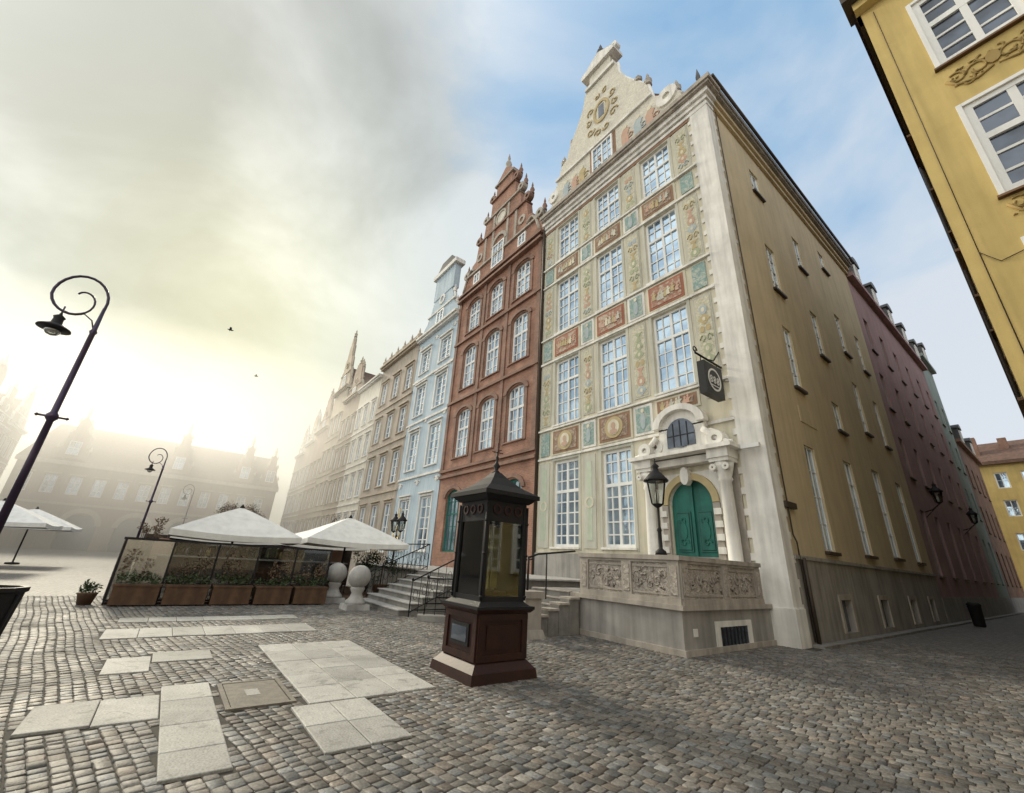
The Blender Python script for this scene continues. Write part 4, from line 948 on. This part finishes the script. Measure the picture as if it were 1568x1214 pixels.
b.box('lights:fpink',-2.13,-2.08,-.8,-.55,.7,.85); b.box('lights:fpink',-2.13,-2.08,.55,.8,.7,.85)
for u in (-1.3,1.3):
    for v in (-1,1): b.arch('wheels:rubber',u,.32,0,.32,v*.87-.1 if v>0 else -.87,v*.87 if v>0 else -.77,0,360,16)
b.build()
for (x,yv,z) in [(-34,-.6,16.2),(-42,2.2,16.0)]:
    b=B('flying_bird',(x,yv,z)); b.tube('body:bird',[(x,yv-.2,z),(x,yv-.08,z+.01),(x,yv+.1,z),(x,yv+.2,z+.02)],[.01,.05,.05,.01],7)
    for sx in (-1,1): b.add('wings:bird',[(x,yv-.07,z),(x,yv+.08,z),(x+sx*.22,yv+.05,z+.12),(x+sx*.42,yv-.05,z+.05),(x+sx*.2,yv-.08,z+.1)],[(0,1,2,4),(4,2,3)])
    b.build()

# ------------------------------------------------------------------ ground
def mesh_obj(name,V,Fc,mat,smooth=False,parent=None):
    me=bpy.data.meshes.new(name); me.from_pydata(V,[],Fc); me.materials.append(MAT[mat])
    if smooth: me.polygons.foreach_set('use_smooth',[True]*len(me.polygons))
    ob=bpy.data.objects.new(name,me); scene.collection.objects.link(ob)
    if parent: ob.parent=parent
    return ob
mesh_obj('ground',[(-400,-400,-.012),(400,-400,-.012),(400,400,-.012),(-400,400,-.012)],[(0,1,2,3)],'cobbles_far')
XA,XB,YA,YB=-18.5,2.0,-3.5,18.0
mesh_obj('paving_bed',[(XA,YA,-.006),(XB,YA,-.006),(XB,YB,-.006),(XA,YB,-.006)],[(0,1,2,3)],'joint')
slabs=[(-11.7,-10.65,-.5,3.05),(-13.25,-12.6,-.4,3.1),(-8.95,-8.0,-.25,.25),(-9.25,-8.5,.26,1.0),(-6.8,-5.95,-.62,.38),(-7.1,-4.45,.385,.86),(-9.35,-5.75,1.72,3.32),(-5.745,-4.42,1.52,2.34),(-7.0,-5.92,.93,1.62)]
SV=[];SF=[];SC=[]
rot=math.radians(9); cr,sr=math.cos(rot),math.sin(rot); pit=.112
def warp(u,v):
    v2=v+.03*math.sin(u*.45+.3*v)+.012*math.sin(u*1.9+v*.7); u2=u+.03*math.sin(v*.8)
    return (-8+u2*cr-v2*sr, 4+u2*sr+v2*cr)
nr=int(38/pit)
for i in range(-nr//2,nr//2):
    v=i*pit+U(-.006,.006); u=-17+R()*pit
    while u<16:
        w=pit*U(.75,1.35); uc=u+w/2; u+=w
        x,y_=warp(uc,v)
        if not(XA<x<XB and YA<y_<YB): continue
        if any(a-.01<x<b_+.01 and c_-.01<y_<d_+.01 for a,b_,c_,d_ in slabs): continue
        if y_>F-.02 and (x<-4.7 or x>-.85): continue
        if -8.7<x<-5.65 and y_>9.1: continue
        hw=w/2-.005; hh=pit/2-.005; n0=len(SV); hz=U(.002,.009); tx,ty=U(-.03,.03),U(-.03,.03)
        near=any(a-.09<x<b_+.09 and c_-.09<y_<d_+.09 for a,b_,c_,d_ in slabs)
        if near: hz=.003; tx=ty=0
        for (k_,zz,ins) in ((0,-.008,.0),(1,hz-.004,.002),(2,hz,.010)):
            for (a,b_) in ((-1,-1),(1,-1),(1,1),(-1,1)):
                uu=uc+a*(hw-ins)+U(-.007,.007); vv=v+b_*(hh-ins)+U(-.006,.006)
                px,py=warp(uu,vv); SV.append((px,py,zz+(tx*a*hw+ty*b_*hh if k_ else 0)))
        for k_ in (0,4):
            for j in range(4): SF.append((n0+k_+j,n0+k_+(j+1)%4,n0+k_+4+(j+1)%4,n0+k_+4+j))
        SF.append((n0+8,n0+9,n0+10,n0+11))
        g_=U(.085,.20); tt=R()
        if R()<.06: g_*=1.5
        col=(g_*1.07,g_*.98,g_*.87,1) if tt<.6 else ((g_*1.0,g_,g_*.98,1) if tt<.85 else (g_*1.13,g_*.95,g_*.79,1))
        SC+= list(col)*12
ob=mesh_obj('cobblestones',SV,SF,'setts',True)
ca=ob.data.color_attributes.new('Col','FLOAT_COLOR','POINT'); ca.data.foreach_set('color',SC)
e=B('granite_slabs',(0,0,0)); mm=['slab','slab_b','slab_c']
for si,(a,b_,c_,d_) in enumerate(slabs[:-1]):
    W=b_-a; H=d_-c_; nx=max(1,round(W/.72)); ny=max(1,round(H/.52))
    for j in range(ny):
        cuts=[0]+sorted(min(max((i+U(-.18,.18))/nx,.05),.95) for i in range(1,nx))+[1]
        for i in range(len(cuts)-1):
            x0,x1=a+W*cuts[i]+.004,a+W*cuts[i+1]-.004; y0,y1=c_+H*j/ny+.004,c_+H*(j+1)/ny-.004; z=.015+U(0,.004)
            if i==0: x0+=U(-.03,.03)
            if i==len(cuts)-2: x1+=U(-.03,.03)
            e.add('slabs:'+random.choice(mm),[(x0,y0,-.004),(x1,y0,-.004),(x1,y1,-.004),(x0,y1,-.004),(x0,y0,z-.004),(x1,y0,z-.004),(x1,y1,z-.004),(x0,y1,z-.004),(x0+.008,y0+.008,z),(x1-.008,y0+.008,z),(x1-.008,y1-.008,z),(x0+.008,y1-.008,z)],
              [(0,1,5,4),(1,2,6,5),(2,3,7,6),(3,0,4,7),(4,5,9,8),(5,6,10,9),(6,7,11,10),(7,4,8,11),(8,9,10,11)])
e.build()
e=B('manhole_cover',(-6.46,1.27,0)); a,b_,c_,d_=slabs[-1]
e.box('frame:manhole',a,b_,c_,c_+.05,-.004,.02); e.box('frame:manhole',a,b_,d_-.05,d_,-.004,.02); e.box('frame:manhole',a,a+.05,c_+.05,d_-.05,-.004,.02); e.box('frame:manhole',b_-.05,b_,c_+.05,d_-.05,-.004,.02)
e.box('lid:manhole',a+.06,b_-.06,c_+.06,d_-.06,-.004,.016)
e.box('lid_plate:slab_b',-6.60,-6.34,1.18,1.32,.016,.019)
e.build()
e=B('stone_kerb',(-4.8,30,0))
yy=13.9
while yy<70:
    L=U(.8,1.3); e.box('stones:stairstone',SX+.06,-4.72,yy,yy+L-.012,-.01,.05+U(0,.01)); yy+=L
e.build()
e=B('pavement',(-.6,40,0)); e.box('flags:slab_b',-.75,X0,F,60,-.01,.10); e.box('kerb:stairstone',-.9,-.755,F,60,-.01,.11); e.build()

# ------------------------------------------------------------------ morning mist (real volume, low-lying)
def mist(name,x0,x1,y0,y1,z1,den,an=.62):
    b=B(name,((x0+x1)/2,(y0+y1)/2,0)); m=bpy.data.materials.new(name); m.use_nodes=True; nt=m.node_tree; nt.nodes.clear()
    o=N(nt,'ShaderNodeOutputMaterial'); v=N(nt,'ShaderNodeVolumeScatter'); v.inputs['Density'].default_value=den; v.inputs['Anisotropy'].default_value=an
    v.inputs['Color'].default_value=(1,.99,.97,1); nt.links.new(v.outputs[0],o.inputs['Volume']); MAT[name]=m
    b.box('volume:'+name,x0,x1,y0,y1,.001,z1); b.build()
mist('morning_mist',-105,-36,-45,40,17,.021)

# ------------------------------------------------------------------ sun + sky
S=Vector((-.88,-.13,.46)).normalized()
sl=bpy.data.lights.new('sun','SUN'); sl.energy=3.3; sl.angle=math.radians(11); sl.color=(1,.90,.70)
so=bpy.data.objects.new('sun',sl); scene.collection.objects.link(so); so.rotation_mode='QUATERNION'; so.rotation_quaternion=S.to_track_quat('Z','Y'); so.location=(-40,-6,40)
w=bpy.data.worlds.new('World'); scene.world=w; w.use_nodes=True; nt=w.node_tree; nt.nodes.clear()
out=N(nt,'ShaderNodeOutputWorld'); sky=N(nt,'ShaderNodeTexSky'); sky.sky_type='NISHITA'; sky.sun_disc=False
sky.sun_elevation=math.asin(S.z); sky.sun_rotation=math.atan2(S.x,S.y)%(2*math.pi)
bg1=N(nt,'ShaderNodeBackground'); bg1.inputs[1].default_value=.15; nt.links.new(sky.outputs[0],bg1.inputs[0])
tc=N(nt,'ShaderNodeTexCoord'); D=tc.outputs['Generated']
def dot(v):
    v=Vector(v).normalized()
    n=N(nt,'ShaderNodeVectorMath',operation='DOT_PRODUCT'); nt.links.new(D,n.inputs[0]); n.inputs[1].default_value=tuple(v); return n.outputs['Value']
def math_(op,a,b_=0.):
    n=N(nt,'ShaderNodeMath',operation=op)
    for i,v in enumerate((a,b_)):
        if isinstance(v,(int,float)): n.inputs[i].default_value=v
        else: nt.links.new(v,n.inputs[i])
    return n.outputs[0]
ds=math_('MAXIMUM',dot((-.88,.02,.42)),0.)
gl=math_('POWER',ds,9.); gl2=math_('POWER',ds,40.)
mp=N(nt,'ShaderNodeMapping'); mp.inputs['Scale'].default_value=(1,1,1.7); mp.inputs['Rotation'].default_value=(.5,.3,.2); nt.links.new(D,mp.inputs[0])
n1=noise(nt,mp.outputs[0],1.9,6,.4,.52)
nd=math_('SUBTRACT',n1,.5)
cc=ramp(nt,n1,[(.32,(.30,.37,.385)),(.48,(.40,.47,.48)),(.64,(.60,.65,.64))])
rt=ramp(nt,math_('ADD',dot((.25,.90,.45)),math_('MULTIPLY',nd,.35)),[(-.0,0.),(.55,1.)])
cc=mixc(nt,rt,cc,(.68,.75,.83))
dk=ramp(nt,math_('ADD',dot((-.64,-.24,.72)),math_('MULTIPLY',nd,-.30)),[(.86,1.),(1.0,.50)])
cc=mixc(nt,1.0,cc,dk,'MULTIPLY')
mk=math_('ADD',dot((-.04,.50,.86)),math_('MULTIPLY',nd,-.5))
mkr=ramp(nt,mk,[(.86,0.),(1.02,1.)])
cc=mixc(nt,mkr,cc,(.33,.58,.86))
sep=N(nt,'ShaderNodeSeparateXYZ'); nt.links.new(D,sep.inputs[0])
el=math_('MAXIMUM',sep.outputs[2],0.); hz=math_('POWER',math_('SUBTRACT',1.,el),4.)
hcol=mixc(nt,rt,(.76,.73,.56),(.80,.83,.88))
cc=mixc(nt,hz,cc,hcol)
g1=mixc(nt,gl,(0,0,0),(.36,.325,.19)); g2=mixc(nt,gl2,(0,0,0),(.16,.135,.05))
cc=mixc(nt,1.0,cc,g1,'ADD'); cc=mixc(nt,1.0,cc,g2,'ADD')
back_fill=math_('POWER',math_('MAXIMUM',dot((.20,-.85,.48)),0.),1.5)  # bright lobe behind the viewpoint, added to front-light facades and ground
bb=mixc(nt,back_fill,(0,0,0),(1.3,1.25,1.15)); cc=mixc(nt,1.0,cc,bb,'ADD')
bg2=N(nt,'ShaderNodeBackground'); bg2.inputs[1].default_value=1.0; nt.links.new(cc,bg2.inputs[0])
fm=math_('MULTIPLY',mkr,.25)
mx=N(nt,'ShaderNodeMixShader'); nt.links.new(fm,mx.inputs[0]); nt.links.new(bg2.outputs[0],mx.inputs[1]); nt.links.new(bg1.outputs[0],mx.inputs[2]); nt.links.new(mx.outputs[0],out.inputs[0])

# ------------------------------------------------------------------ camera
cam=bpy.data.cameras.new('camera'); co=bpy.data.objects.new('camera',cam); scene.collection.objects.link(co)
up=np.array([96,1607,-640.]);up/=np.linalg.norm(up)
Yv=np.array([901,-286,-640.]);Yv/=np.linalg.norm(Yv);Yv-=Yv.dot(up)*up;Yv/=np.linalg.norm(Yv)
Xv=np.cross(Yv,up); Mx=Matrix([list(Xv),list(Yv),list(up)]).to_4x4(); Mx.translation=(0,0,1.6)
co.matrix_world=Mx; cam.sensor_width=36; cam.lens=640/1568*36; cam.clip_start=.05; cam.clip_end=1500
scene.camera=co
scene.view_settings.view_transform='Standard'; scene.view_settings.look='None'; scene.view_settings.exposure=0
